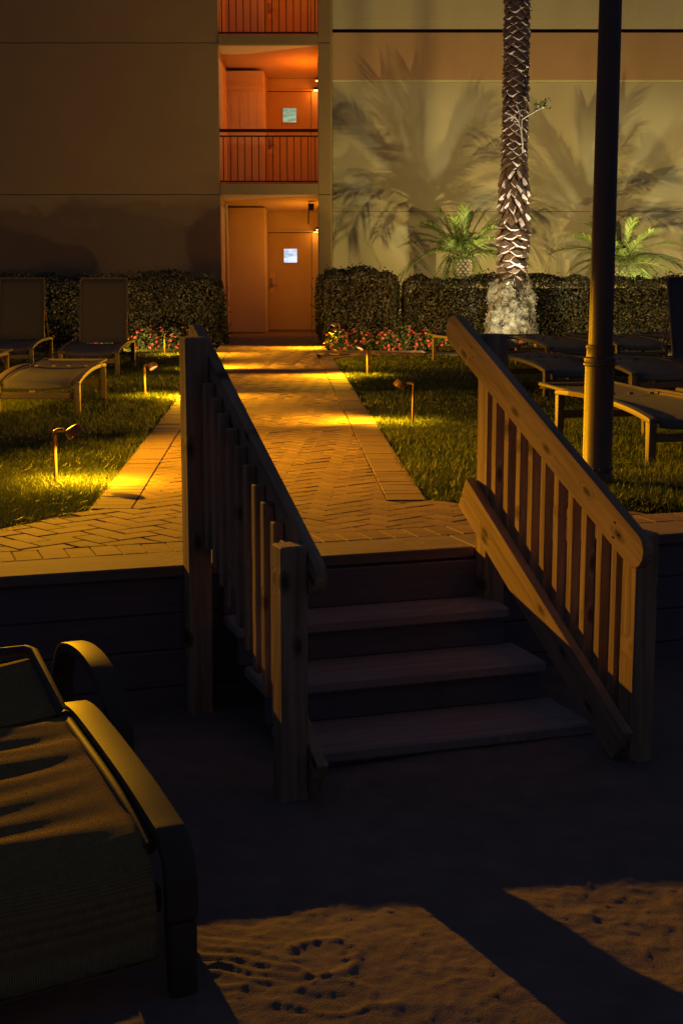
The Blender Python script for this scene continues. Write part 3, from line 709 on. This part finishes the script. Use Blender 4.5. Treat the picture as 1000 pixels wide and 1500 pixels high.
def hedge(label, x0, x1, y0, y1, h, dens, rnd=.12):
    root = thing('hedge', label, 'hedge', ((x0 + x1) / 2, (y0 + y1) / 2, LAWN))
    mb = MB().box(x0 + .16, x1 - .16, y0 + .16, y1 - .16, LAWN, h - .16); add('stems', mb.mesh('stems', .1), M['core'], root, Matrix())
    Ps = []; Ns = []
    def face(n, fn, nr):
        u, v = RNG.random(n), RNG.random(n); p = fn(u, v); Ps.append(p); Ns.append(np.tile(nr, (n, 1)).astype(float))
    dx, dy = x1 - x0, y1 - y0
    z0 = LAWN + .02
    face(int(dx * h * dens), lambda u, v: np.stack([x0 + u * dx, np.full_like(u, y0), z0 + v * (h - z0)], -1), (0, -1, .25))
    face(int(dx * dy * dens * .8), lambda u, v: np.stack([x0 + u * dx, y0 + v * dy, np.full_like(u, h)], -1), (0, -.2, 1))
    face(int(dy * h * dens), lambda u, v: np.stack([np.full_like(u, x0), y0 + u * dy, z0 + v * (h - z0)], -1), (-1, 0, .2))
    face(int(dy * h * dens), lambda u, v: np.stack([np.full_like(u, x1), y0 + u * dy, z0 + v * (h - z0)], -1), (1, 0, .2))
    face(int(dx * h * dens * .35), lambda u, v: np.stack([x0 + u * dx, np.full_like(u, y1), z0 + v * (h - z0)], -1), (0, 1, .2))
    P = np.concatenate(Ps); Nn = np.concatenate(Ns)
    # round the top edges and ends, then roughen
    cx, cy = (x0 + x1) / 2, (y0 + y1) / 2
    ex = np.clip(np.abs(P[:, 0] - cx) - (dx / 2 - rnd), 0, None); ey = np.clip(np.abs(P[:, 1] - cy) - (dy / 2 - rnd), 0, None); ez = np.clip(P[:, 2] - (h - rnd), 0, None)
    e = np.sqrt(ex ** 2 + ey ** 2 + ez ** 2); k = np.where(e > rnd, rnd / np.maximum(e, 1e-6), 1)
    P[:, 0] -= np.sign(P[:, 0] - cx) * ex * (1 - k); P[:, 1] -= np.sign(P[:, 1] - cy) * ey * (1 - k); P[:, 2] -= ez * (1 - k)
    bump = (vnoise(P[:, 0] * 3.1 + 60, P[:, 2] * 3.1 + P[:, 1] * 2 + 30, 31) - .5) * .16 + (vnoise(P[:, 0] * 9 + 60, P[:, 2] * 9 + P[:, 1] * 7 + 30, 32) - .5) * .10
    P += Nn / np.linalg.norm(Nn, axis=1)[:, None] * (bump - np.abs(RNG.normal(0, .045, len(P))))[:, None]
    stray = RNG.random(len(P)) < .025; P += (Nn / np.linalg.norm(Nn, axis=1)[:, None]) * (stray * RNG.uniform(.03, .11, len(P)))[:, None]
    P[:, 2] = np.maximum(P[:, 2], LAWN)
    leaf_cloud('foliage', P, Nn, .046, M['hedge'], root, Matrix(), np.clip(RNG.random(len(P)) ** 2 + (vnoise(P[:, 0] * 2 + 9, P[:, 2] * 2, 33) - .5) * .3, 0, 1))
    # sprigs standing out of the clipped top
    return root
hedge('long dark clipped hedge behind the left loungers', -8.5, -1.93, 23.3, 24.4, 1.12, 2300, .3)
hedge('taller rounded hedge block just right of the lit door', -.37, .97, 23.35, 24.5, 1.21, 2500, .3)
hedge('long low hedge behind the trunk of the big palm', .99, 8.5, 23.55, 24.5, 1.07, 2300, .15)

# ------------------------------------------------------------------ flowers
def flower_plant(label, x, y, w, h, nleaf, nflo, group, palette=0.):
    root = thing('flowering_plant', label, 'flowers', (x, y, LAWN), 0, group)
    n = nleaf; u = RNG.normal(0, 1, (n, 3)); u /= np.linalg.norm(u, axis=1)[:, None]; u[:, 2] = np.abs(u[:, 2])
    P = u * np.array([w, w * .8, h]) * (.55 + .45 * RNG.random(n))[:, None] + np.array([x, y, LAWN + .02])
    leaf_cloud('foliage', P, u, .055, M['flower_leaf'], root, Matrix(), RNG.random(n) ** 1.5, .6)
    for k in range(nflo):
        a = RNG.normal(0, 1, 3); a /= np.linalg.norm(a); a[2] = abs(a[2]); a[1] = -abs(a[1]) if RNG.random() < .75 else a[1]
        p = Vector(a * np.array([w, w * .8, h]) * RNG.uniform(.92, 1.12)) + Vector((x, y, LAWN + .03))
        d = Vector(a) + Vector((0, -.5, .5)); T = Matrix.Translation(p) @ d.to_track_quat('Z', 'Y').to_matrix().to_4x4() @ Matrix.Rotation(RNG.random() * 6, 4, 'Z') @ Matrix.Scale(RNG.uniform(.8, 1.35), 4)
        add('blossom', random.choice(BLOS), None, root, T)
    return root
BLOS = []
for v_ in range(4):
    V = []; F = []; tt = []
    for k in range(5):
        a = 2 * math.pi * k / 5; r0 = .024; da = .55
        o = len(V); V += [(0, 0, .0), (r0 * .7 * math.cos(a - da), r0 * .7 * math.sin(a - da), .004), (r0 * math.cos(a), r0 * math.sin(a), .007), (r0 * .7 * math.cos(a + da), r0 * .7 * math.sin(a + da), .004)]
        F += [(o, o + 1, o + 2), (o, o + 2, o + 3)]; tt += [v_ / 3.] * 4
    me = np_mesh('blossom', V, F, tt); me.materials.append(M['petal_red']); BLOS.append(me)
FG = 'red flowering plants in front of the hedges'
right_f = [(-.06, 22.45, .22, .33, 'pale lit flowering plant at the path corner beside the small path light'),
           (.30, 22.5, .26, .36, 'second flowering plant from the path corner, dotted with red blossoms'),
           (.66, 22.4, .25, .34, 'red flowering plant below the taller hedge block'),
           (1.0, 22.55, .26, .38, 'red flowering plant where tall and low hedge meet'),
           (1.36, 22.6, .24, .33, 'low red flowering plant left of the railing end, before the low hedge')]
for x, y, w, h, lb in right_f: flower_plant(lb, x, y, w, h, 420, 26, FG)
row_f = [(1.75, 22.4, 'flowers just left of the big palm base'), (2.2, 22.25, 'flowers hugging the left foot of the big palm'), (2.62, 22.1, 'flowers in front of the big palm base'),
         (3.05, 22.3, 'flowers at the right foot of the big palm'), (3.5, 22.5, 'flowers behind the far right flat loungers'), (4.0, 22.55, 'flowers behind the dark lamp post'), (4.5, 22.6, 'flowers left of the raised lounger back')]
for x, y, lb in row_f: flower_plant('low red ' + lb, x, y, .24, .20, 260, 14, FG)
left_f = [(-2.28, 22.3, .24, .34, 'flowering plant at the left hedge end beside the path'), (-2.65, 22.2, .25, .36, 'flowering plant behind the farthest left path light'),
          (-3.05, 22.25, .26, .36, 'dark red flowering plant right of the upright lounger back'), (-3.5, 22.3, .26, .34, 'shaded flowering plant behind the upright lounger'),
          (-3.95, 22.3, .25, .32, 'shaded flowering plant between two upright lounger backs')]
for x, y, w, h, lb in left_f: flower_plant(lb, x, y, w, h, 420, 24, FG)

# ------------------------------------------------------------------ palms
def frond_mesh(name, L=1.2, droop=.9, npair=46, lw=.022, ll=.27, flip=0.):
    """rachis along +X rising then drooping, leaflets both sides"""
    V = []; F = []; tt = []
    def pt(t): return np.array([L * t * (1 - .12 * droop * t), 0, L * (.30 * t - droop * .62 * t * t)])
    def leaflet(p, d, nrm, l, w, t):
        o = len(V); s = np.cross(d, nrm); s /= np.linalg.norm(s) + 1e-9
        sag = np.array([0, 0, -1.]) * l * .42
        V.extend([p - s * w * .3, p + s * w * .3, p + d * l * .5 + s * w * .5 + nrm * .004, p + d * l * .5 - s * w * .5 + nrm * .004, p + d * l + sag])
        F.extend([(o, o + 1, o + 2), (o, o + 2, o + 3), (o + 3, o + 2, o + 4)]); tt.extend([t] * 5)
    for k in range(npair):
        t = .16 + .84 * (k + .5) / npair; p = pt(t); e = (pt(min(t + .02, 1)) - pt(t - .02)); e /= np.linalg.norm(e)
        up = np.array([-e[2], 0, e[0]])
        l = ll * (math.sin(math.pi * min(1, .12 + .88 * (1 - abs(t - .5) * 1.5))) * .55 + .45) * RNG.uniform(.85, 1.1)
        if t > .93: l *= .75
        for sd in (-1, 1):
            d = e * (.62 + .35 * t) + np.array([0, sd * 1., 0]) * (.85 - .3 * t) + up * RNG.uniform(.1, .42); d /= np.linalg.norm(d)
            leaflet(p, d, up, l, lw * RNG.uniform(.8, 1.2), RNG.uniform(.1, 1) ** 1.5)
    me = np_mesh(name, V, F, tt)
    return me, pt
FRM = [frond_mesh('frond', 1.3, d, 44, .015, .35) for d in (.75, 1.0, 1.25, .4)]
def rachis_mesh(pt, n=10):
    mb = MB(); pts = [tuple(pt(i / n)) for i in range(n + 1)]
    for i in range(n): mb.sweep([pts[i], pts[i + 1]], .014 * (1 - .8 * i / n), 0, 5)
    return mb.mesh('stalk')
RAM = [rachis_mesh(p) for _, p in FRM]
for m_ in RAM: m_.materials.append(M['rachis'])
def boot_mesh(w, h, dep, apex, tip=0.):
    """diamond leaf base: long upper face, short lower lip standing proud (outwards = -Y)"""
    V = [(-w / 2, .012, 0), (-w * .27, -.004, -h * .30), (0, 0, -h * .5), (w * .27, -.004, -h * .30), (w / 2, .012, 0), (w * .2, .012, h * .36), (0, .012, h * .5 + tip), (-w * .2, .012, h * .36),
         (-w * .40, -dep * .55, -h * .02), (-w * .20, -dep * .95, -h * .22), (0, -dep * 1.05, -h * apex), (w * .20, -dep * .95, -h * .22), (w * .40, -dep * .55, -h * .02), (0, -dep * .45, h * .2 + tip * .5)]
    F = [(0, 1, 9, 8), (1, 2, 10, 9), (2, 3, 11, 10), (3, 4, 12, 11), (8, 9, 13), (9, 10, 13), (10, 11, 13), (11, 12, 13), (0, 8, 13, 7), (4, 5, 13, 12), (5, 6, 13), (6, 7, 13)]
    me = bpy.data.meshes.new('leaf_base'); me.from_pydata(V, [], F); me.materials.append(M['boot']); return me
def small_palm(label, x, y, zb, crown_z, n, seed, sc=1.):
    rs = random.Random(seed)
    root = thing('small_palm', label, 'palm', (x, y, LAWN), 0, 'small palms against the uplit wall')
    tr = add('trunk', MB().lathe([(.10, LAWN), (.12, .5), (.13, crown_z - .45), (.165, crown_z - .30), (.165, crown_z - .12), (.12, crown_z)], 16, Matrix.Translation((x, y, 0))).mesh('trunk', smooth=50), M['bark'], root, Matrix())
    bm_ = boot_mesh(.085, .075, .035, .38)
    for r in range(7):
        z = crown_z - .40 + r * .055; rad = .145 + .02 * math.sin(r / 6 * math.pi)
        for k in range(10):
            a = 2 * math.pi * (k + .5 * (r % 2)) / 10
            T = Matrix.Translation((x + rad * math.cos(a), y + rad * math.sin(a), z)) @ Matrix.Rotation(a + math.pi / 2, 4, 'Z')
            add('leaf_base', bm_, None, tr, T)
    cr = add('crown_shaft', MB().lathe([(.11, crown_z - .06), (.06, crown_z + .12), (.02, crown_z + .22)], 10, Matrix.Translation((x, y, 0))).mesh('crown_shaft', smooth=50), M['rachis'], root, Matrix())
    for i in range(n):
        u = (i + .5) / n; az = i * 2.39996 + rs.uniform(-.25, .25)
        el = 80 - 60 * u + rs.uniform(-8, 8)
        k = 3 if u < .25 else (0 if u < .5 else (1 if u < .8 else 2))
        s = sc * (.80 + .30 * u) * rs.uniform(.9, 1.1)
        T = Matrix.Translation((x + .05 * math.cos(az), y + .05 * math.sin(az), crown_z - .02)) @ Matrix.Rotation(az, 4, 'Z') @ Matrix.Rotation(R(-(el - 17)), 4, 'Y') @ Matrix.Rotation(rs.uniform(-.4, .4), 4, 'X') @ Matrix.Scale(s, 4)
        f = add('frond', FRM[k][0], M['frond'], root, T)
        add('stalk', RAM[k], None, f, T)
    return root
small_palm('small feathery palm against the wall, left of the big trunk', 2.33, 27.9, 0, 1.48, 30, 3, .95)
small_palm('small feathery palm against the wall, behind the lamp post', 5.40, 27.9, 0, 1.32, 29, 8, .95)

# big date palm
PX, PY = 2.72, 23.0
palm = thing('date_palm', 'tall date palm trunk with uplit scaly leaf bases and bulging foot', 'palm', (PX, PY, LAWN))
# foot
n = 72; rows = 46; V = []; F = []
for r in range(rows + 1):
    z = LAWN + r / rows * 1.12
    for k in range(n):
        a = 2 * math.pi * k / n; base = .42 - .16 * (r / rows) ** .8
        if z > .98: base -= (z - .98) * .5
        V.append((a * 1.0, z, base))
V = np.array(V); a_, z_, b_ = V.T
bmp = (vnoise(np.cos(a_) * 5 + 20, z_ * 9 + np.sin(a_) * 5 + 20, 41) - .5) * .10 + (vnoise(np.cos(a_) * 14 + 40, z_ * 24 + np.sin(a_) * 14 + 40, 42) - .5) * .09
bmp += (vnoise(np.cos(a_) * 3 + 20, z_ * 1.4 + np.sin(a_) * 3 + 20, 43) - .5) * .12
rad = b_ + bmp
P = np.stack([PX + rad * np.cos(a_), PY + rad * np.sin(a_), z_], -1)
idx = np.arange(len(P)).reshape(rows + 1, n)
F = np.stack([idx[:-1], np.roll(idx[:-1], -1, 1), np.roll(idx[1:], -1, 1), idx[1:]], -1).reshape(-1, 4)
foot = add('root_mass', np_mesh('root_mass', P, F), M['root'], palm, Matrix())
# rootlets and old fibre: real flakes on the foot
nn = 1300; ii = RNG.integers(0, len(P), nn); Nn = np.stack([np.cos(a_[ii]), np.sin(a_[ii]), np.full(nn, -.2)], -1)
leaf_cloud('root_flakes', P[ii] + Nn * .012, Nn, .06, M['root'], foot, Matrix(), None, .4)
tag(bpy.data.objects['root_flakes'], kind='stuff')
trunk = add('trunk', MB().lathe([(.27, .9), (.19, 1.3), (.185, 2.0), (.175, 2.7), (.155, 2.9), (.15, 5.6), (.145, 9.6)], 24, Matrix.Translation((PX, PY, 0))).mesh('trunk', smooth=60), M['bark'], palm, Matrix())
BUP = [boot_mesh(.185, .15, .060, .34), boot_mesh(.175, .14, .068, .30), boot_mesh(.19, .145, .055, .36)]
BST = [boot_mesh(.13, .27, .07, .40, .05), boot_mesh(.11, .30, .09, .38, .08), boot_mesh(.14, .24, .06, .42, .03)]
BLO = [boot_mesh(.24, .13, .09, .34), boot_mesh(.22, .12, .10, .36), boot_mesh(.25, .14, .08, .32)]
cand = []
z = 1.10; r = 0
while z < 9.5:
    if z < 1.95: nb, st, kind, rad = 6, .078, BLO, .185
    elif z < 2.75: nb, st, kind, rad = 7, .105, BST, .185 - .02 * (z - 1.95)
    else: nb, st, kind, rad = 6, .073, BUP, .156
    for k in range(nb):
        a = 2 * math.pi * (k + .5 * (r % 2)) / nb + .035 * r
        j = .35 if kind is not BUP else .1
        front = -math.sin(a)
        T = Matrix.Translation((PX + rad * math.cos(a), PY + rad * math.sin(a), z + random.uniform(-.02, .02) * (1 if kind is BUP else 2))) @ Matrix.Rotation(a + math.pi / 2 + random.uniform(-.08, .08), 4, 'Z') \
            @ Matrix.Rotation(random.uniform(-j, j), 4, 'Y') @ Matrix.Rotation(random.uniform(-.12, .12) - (.14 if kind is BST else 0), 4, 'X') @ Matrix.Scale(random.uniform(.86, 1.15), 4)
        cand.append((0 if front > -.05 and z < 5.75 else 1, -front, random.choice(kind), T))
    z += st; r += 1
cand.sort(key=lambda c: (c[0], c[1]))
mbr = MB()
for i, (vis, fr_, me, T) in enumerate(cand):
    if i < 295 and not vis: add('leaf_base', me, None, trunk, T)
    else: mbr.add([tuple(v.co) for v in me.vertices], [tuple(p.vertices) for p in me.polygons], T)
me = bpy.data.meshes.new('leaf_bases'); me.from_pydata(mbr.v, [], mbr.f)
tag(add('leaf_bases', me, M['boot'], trunk, Matrix()), kind='stuff')
for i in range(20):
    az = i * 2.4; el = 70 - 60 * i / 20
    T = Matrix.Translation((PX, PY, 9.55)) @ Matrix.Rotation(az, 4, 'Z') @ Matrix.Rotation(R(-(el - 17)), 4, 'Y') @ Matrix.Scale(2.4, 4)
    add('frond', FRM[i % 3][0], M['frond'], palm, T)
# a seedling rooted in the leaf bases
sd = thing('seedling', 'small leafy seedling rooted in the big palm trunk', 'plant', (PX + .08, PY - .23, 3.45))
mb = MB()
bx, by = PX, PY - .275
for pts in ([(.09, -.0, 3.15), (.06, -.02, 3.35), (.02, -.02, 3.47), (-.05, -.02, 3.55), (-.16, .02, 3.60)], [(.06, -.02, 3.35), (.07, -.03, 3.5), (.16, -.03, 3.56), (.28, -.02, 3.63), (.34, -.02, 3.72)], [(.07, -.03, 3.5), (.12, -.01, 3.62), (.15, 0, 3.78)],
            [(.02, -.02, 3.47), (.04, -.01, 3.6), (-.02, 0, 3.72)], [(-.05, -.02, 3.55), (-.1, 0, 3.48)], [(.28, -.02, 3.63), (.40, -.02, 3.68)], [(.09, 0, 3.15), (.1, .03, 3.0)]):
    mb.sweep([(bx + a, by + b, c) for a, b, c in pts], .013, 0, 5)
add('branches', mb.mesh('branches'), M['pale_root'], sd, Matrix())
nl = 60; c = np.array([[.36, -.02, 3.74], [.42, -.02, 3.70], [.30, -.02, 3.70], [.44, 0, 3.76]]); P = c[RNG.integers(0, 4, nl)] + RNG.normal(0, .035, (nl, 3)) + np.array([bx, by, 0])
leaf_cloud('leaves', P, np.tile([0, -1., 0], (nl, 1)), .05, M['frond'], sd, Matrix(), RNG.random(nl), .5)

# ------------------------------------------------------------------ garden spotlights
def garden_spot(label, x, y, z, tgt, power, col, cone, rad=.03, gr='garden spotlights behind the hedge'):
    root = thing('garden_spotlight', label, 'spotlight', (x, y, LAWN), 0, gr)
    d = (Vector(tgt) - Vector((x, y, z))).normalized()
    T = Matrix.Translation((x, y, z)) @ d.to_track_quat('Z', 'Y').to_matrix().to_4x4()
    add('stake', MB().sweep([(x, y, LAWN - .02), (x, y, z - .03)], .012, 0, 8).mesh('stake', smooth=50), M['black'], root, Matrix())
    add('lamp_head', MB().lathe([(.02, -.10), (.045, -.09), (.05, .0), (.055, .02), (.05, .02), (.047, .0)], 18, T).mesh('lamp_head', smooth=40), M['black'], root, Matrix())
    light('garden_spotlight_bulb', 'SPOT', Vector((x, y, z)) + d * .03, power, col, rad, tgt, cone, .6)
WCOL = (1.0, .74, .21)
garden_spot('hidden spotlight behind the hedge aimed at the left small palm', 2.95, 24.8, .22, (2.3, 30.7, 5.3), P_WALL, WCOL, 125, .018)
garden_spot('hidden spotlight behind the hedge aimed at the right small palm', 5.75, 24.8, .22, (5.3, 30.7, 5.3), P_WALL, WCOL, 125, .018)
garden_spot('spotlight head showing above the hedge beside the right small palm', 5.22, 25.4, 1.06, (5.72, 27.9, 1.72), 330, (1., .92, .42), 46)
garden_spot('added unseen spotlight behind the hedge brightening the crown of the left small palm', 2.85, 25.3, .92, (2.45, 27.9, 1.9), 260, (1., .92, .45), 40)  # added fill spot that brightens the fronds of the left palm
garden_spot('spotlight on the ground in front of the big palm, aimed high up the trunk', 2.74, 22.2, .06, (2.72, 22.86, 5.2), P_TRUNK, (1., .90, .70), 48, .03, 'garden spotlights before the trunk')
garden_spot('low spotlight on the ground aimed at the bulging palm foot', 2.40, 21.65, .06, (2.70, 22.9, .8), 62, (1., .96, .74), 70, .03, 'garden spotlights before the trunk')

# ------------------------------------------------------------------ loungers
def sling_mesh(x0, x1, pts, sag=.012, wr=0., nxs=14, th=.006, seed=0):
    """pts: (y,z) profile; wr: crosswise wrinkles"""
    n = len(pts); V = []; F = []
    for j, (y, z) in enumerate(pts):
        for i in range(nxs + 1):
            u = i / nxs; x = x0 + (x1 - x0) * u; e = 4 * u * (1 - u)
            dz = -sag * e
            if wr:
                ph = y * 44 + 3.0 * math.sin(y * 5.3 + 1.1) + (u - .5) * 3.2 * math.sin(y * 9 + 2)
                am = .5 + .5 * math.sin(y * 11 + 1.7)
                dz += wr * (math.sin(ph) * am * (.35 + .65 * e)) + wr * .35 * math.sin(ph * 2.3 + u * 2.) * e
            V.append((x, y, z + dz))
    m = (nxs + 1) * n
    V += [(x, y, z - th) for x, y, z in V]
    for j in range(n - 1):
        for i in range(nxs):
            a = j * (nxs + 1) + i; F.append((a, a + 1, a + nxs + 2, a + nxs + 1)); F.append((m + a, m + a + nxs + 1, m + a + nxs + 2, m + a + 1))
    for j in range(n - 1):
        for i in (0, nxs):
            a = j * (nxs + 1) + i; b = a + nxs + 1; F.append((a, b, m + b, m + a))
    for j in (0, n - 1):
        for i in range(nxs):
            a = j * (nxs + 1) + i; F.append((a, a + 1, m + a + 1, m + a))
    me = bpy.data.meshes.new('sling'); me.from_pydata(V, [], F); me.shade_smooth(); return me
def arc(pts, n=6):
    """smooth a polyline (Catmull-Rom)"""
    P = [Vector(p) for p in pts]; out = []
    for i in range(len(P) - 1):
        a, b, c, d = P[max(i - 1, 0)], P[i], P[i + 1], P[min(i + 2, len(P) - 1)]
        for k in range(n):
            t = k / n; out.append(.5 * ((2 * b) + (c - a) * t + (2 * a - 5 * b + 4 * c - d) * t * t + (3 * b - 3 * c + d - a) * t ** 3))
    out.append(P[-1]); return [tuple(p) for p in out]
def make_lounger(label, back, wr=0., near=False, group='sling loungers on the lawn'):
    t = thing('sun_lounger', label, 'lounger', (0, 0, 0), 0, group)
    fm = M['alu_near'] if near else M['alu']; sl = M['sling_near'] if near else M['sling']
    hx = .325
    for sx in (-1, 1):
        pts = arc([(sx * hx, -.035, .16), (sx * hx, -.033, .22), (sx * hx, -.022, .268), (sx * hx, .012, .299), (sx * hx, .06, .309), (sx * hx, .28, .335), (sx * hx, .62, .355), (sx * hx, .76, .345)], 6) if near else arc([(sx * hx, -.012, .285), (sx * hx, .03, .30), (sx * hx, .28, .335), (sx * hx, .65, .36), (sx * hx, 1.05, .365), (sx * hx, 1.42, .355), (sx * hx, 1.47, .34)], 6)
        add('side_rail', MB().sweep(pts, .06 if near else .052, .034 if near else .03, side=(1, 0, 0)).mesh('side_rail', .007, 2, 40), fm, t)
        for y, zt in ((-.028, .158) if near else (.012, .284), (.74, .33) if near else (1.445, .336)):
            mb = MB().add([(sx * hx - .024, y - .026, 0), (sx * hx + .024, y - .026, 0), (sx * hx + .024, y + .018, 0), (sx * hx - .024, y + .018, 0),
                           (sx * hx - .025, y - .03, zt), (sx * hx + .025, y - .03, zt), (sx * hx + .025, y + .03, zt), (sx * hx - .025, y + .03, zt)],
                          [(3, 2, 1, 0), (4, 5, 6, 7), (0, 1, 5, 4), (1, 2, 6, 5), (2, 3, 7, 6), (3, 0, 4, 7)])
            add('leg', mb.mesh('leg', .006, 2, 40), fm, t)
    for y, z in ((.012, .19), (.74, .20) if near else (1.445, .20)):
        add('crossbar', MB().box(-hx + .026, hx - .026, y - .016, y + .016, z - .026, z + .026).mesh('crossbar', .005), fm, t)
    pv = .68 if near else 1.14
    prof = ([(-.055, .10), (-.05, .17), (-.035, .235), (-.01, .272)] if near else [(.005, .255), (.012, .275), (.028, .29)]) + [(y, .30 + .055 * math.sin(min(1, y / .8) * math.pi / 2)) for y in np.linspace(.05, pv, 60 if near else 16)]
    add('sling', sling_mesh(-.275, .275, prof, .018, wr, 40 if near else 10), sl, t)
    for sx in (-1, 1):
        add('sling_tube', MB().sweep(arc([(sx * .283, .02, .285), (sx * .283, .3, .326), (sx * .283, .8, .353), (sx * .283, pv, .353)], 5), .014, 0, 8).mesh('sling_tube', smooth=50), fm, t)
    add('spreader', MB().sweep(arc([(-.28, .10, .30), (-.2, .10, .27), (0, .10, .255), (.2, .10, .27), (.28, .10, .30)], 5), .011, 0, 8).mesh('spreader', smooth=50), fm, t)
    # backrest
    c, s = math.cos(R(back)), math.sin(R(back)); Lb = .345 if near else .80
    T = WM[t] @ Matrix.Translation((0, pv + .02, .355)) @ Matrix.Rotation(R(back), 4, 'X')
    bk = add('backrest', sling_mesh(-.275, .275, [(y, .0 + (.012 if near else .009) * math.sin(y / Lb * math.pi) * (-1 if near else 1) - (.03 * max(0, (y - Lb + .06) / .06))) for y in np.linspace(0, Lb, 30 if near else 10)], .02, wr * .5, 20 if near else 10), sl, t, T)
    for sx in (-1, 1):
        add('back_tube', MB().sweep([(sx * .283, 0, 0), (sx * .283, Lb - .03, 0), (sx * .27, Lb, -.006)], .014, 0, 8).mesh('back_tube', smooth=50), fm, bk, T)
    add('back_tube', MB().sweep([(-.27, Lb, -.006), (.27, Lb, -.006)], .013, 0, 8).mesh('back_tube', smooth=50), fm, bk, T)
    for sx in () if near else (-1, -.3, .3, 1):
        add('hinge', MB().lathe([(.008, -.016), (.008, .016)], 8, Matrix.Translation((sx * .22, pv + .01, .362)) @ Matrix.Rotation(R(90), 4, 'Y')).mesh('hinge', smooth=50), fm, t)
    if back > 40:
        for sx in (-1, 1):
            e = Vector((sx * .30, pv + .02 + c * .42, .355 + s * .42))
            add('back_strut', MB().sweep([(sx * .30, 1.42, .345), tuple(e)], .009, 0, 6).mesh('back_strut'), fm, t)
    if near:
        for sx in (-1, 1):
            x = sx * .40
            pts = arc([(x, .62, .0), (x, .63, .28), (x, .65, .345), (x, .72, .395), (x, .84, .425), (x, .98, .425), (x, 1.12, .395), (x, 1.19, .33), (x, 1.21, .26), (x, 1.22, .0)], 6)
            add('armrest', MB().sweep(pts, .054, .028, side=(1, 0, 0)).mesh('armrest', .005, 2, 40), fm, t)
    return t
flat = make_lounger('flat sling lounger nearest the path on the left lawn, foot to the camera', 1.5)
upright = make_lounger('lounger with upright back beside the far left flowers', 76)
def put(src, lb, x, y, rz, first=False, sc=1.):
    T = Matrix.Translation((x, y, LAWN)) @ Matrix.Rotation(rz, 4, 'Z') @ Matrix.Scale(sc, 4)
    if first: src.matrix_basis = T; WM[src] = T; o = src
    else: o = copy_tree(src, T)
    if lb: o['label'] = lb
    return o
put(flat, None, -2.47, 11.55, R(1), True)
put(upright, None, -2.90, 16.4, R(1), True)
put(upright, 'lounger with upright back at the left picture edge, beyond the flat one', -4.08, 17.3, R(2))
put(flat, 'flat lounger cut by the left picture edge, only its curved rail showing', -3.78, 13.4, R(1))
def putr(src, lb, lx, ly, ang=13.5, sc=1.):
    a = R(ang); x = lx + .335 * math.cos(a); y = ly + .335 * math.sin(a); return put(src, lb, x, y, a, False, sc)
putr(flat, 'flat lounger nearest the lamp post on the right lawn', 1.84, 8.45)
putr(flat, 'flat lounger at the right picture edge, showing only its head corner', 2.72, 7.95)
putr(flat, 'flat lounger in the middle row left of the lamp post', 1.86, 13.0)
putr(flat, 'flat lounger in the middle row just right of the lamp post', 2.57, 12.6)
putr(upright, 'lounger with dark raised back at the right picture edge', 3.40, 12.55)
putr(flat, 'flat lounger in the back row left of the lamp post, below the palm', 2.50, 17.4)
putr(flat, 'flat lounger in the back row behind the lamp post', 3.45, 17.9)
putr(flat, 'flat lounger in the back row nearest the raised back', 4.42, 18.1)
putr(flat, 'flat lounger farthest left in the back row, beside the railing end', 1.58, 17.9)
nl_ = make_lounger('large sling lounger on the sand in the lower left corner', 12.5, .0075, True, 'loungers on the sand')
a = R(24.3); sc_ = 1.22
T = Matrix.Translation((-.372 - .335 * sc_ * math.cos(a), 3.10 - .335 * sc_ * math.sin(a), SAND)) @ Matrix.Rotation(a, 4, 'Z') @ Matrix.Scale(sc_, 4)
nl_.matrix_basis = T; WM[nl_] = T
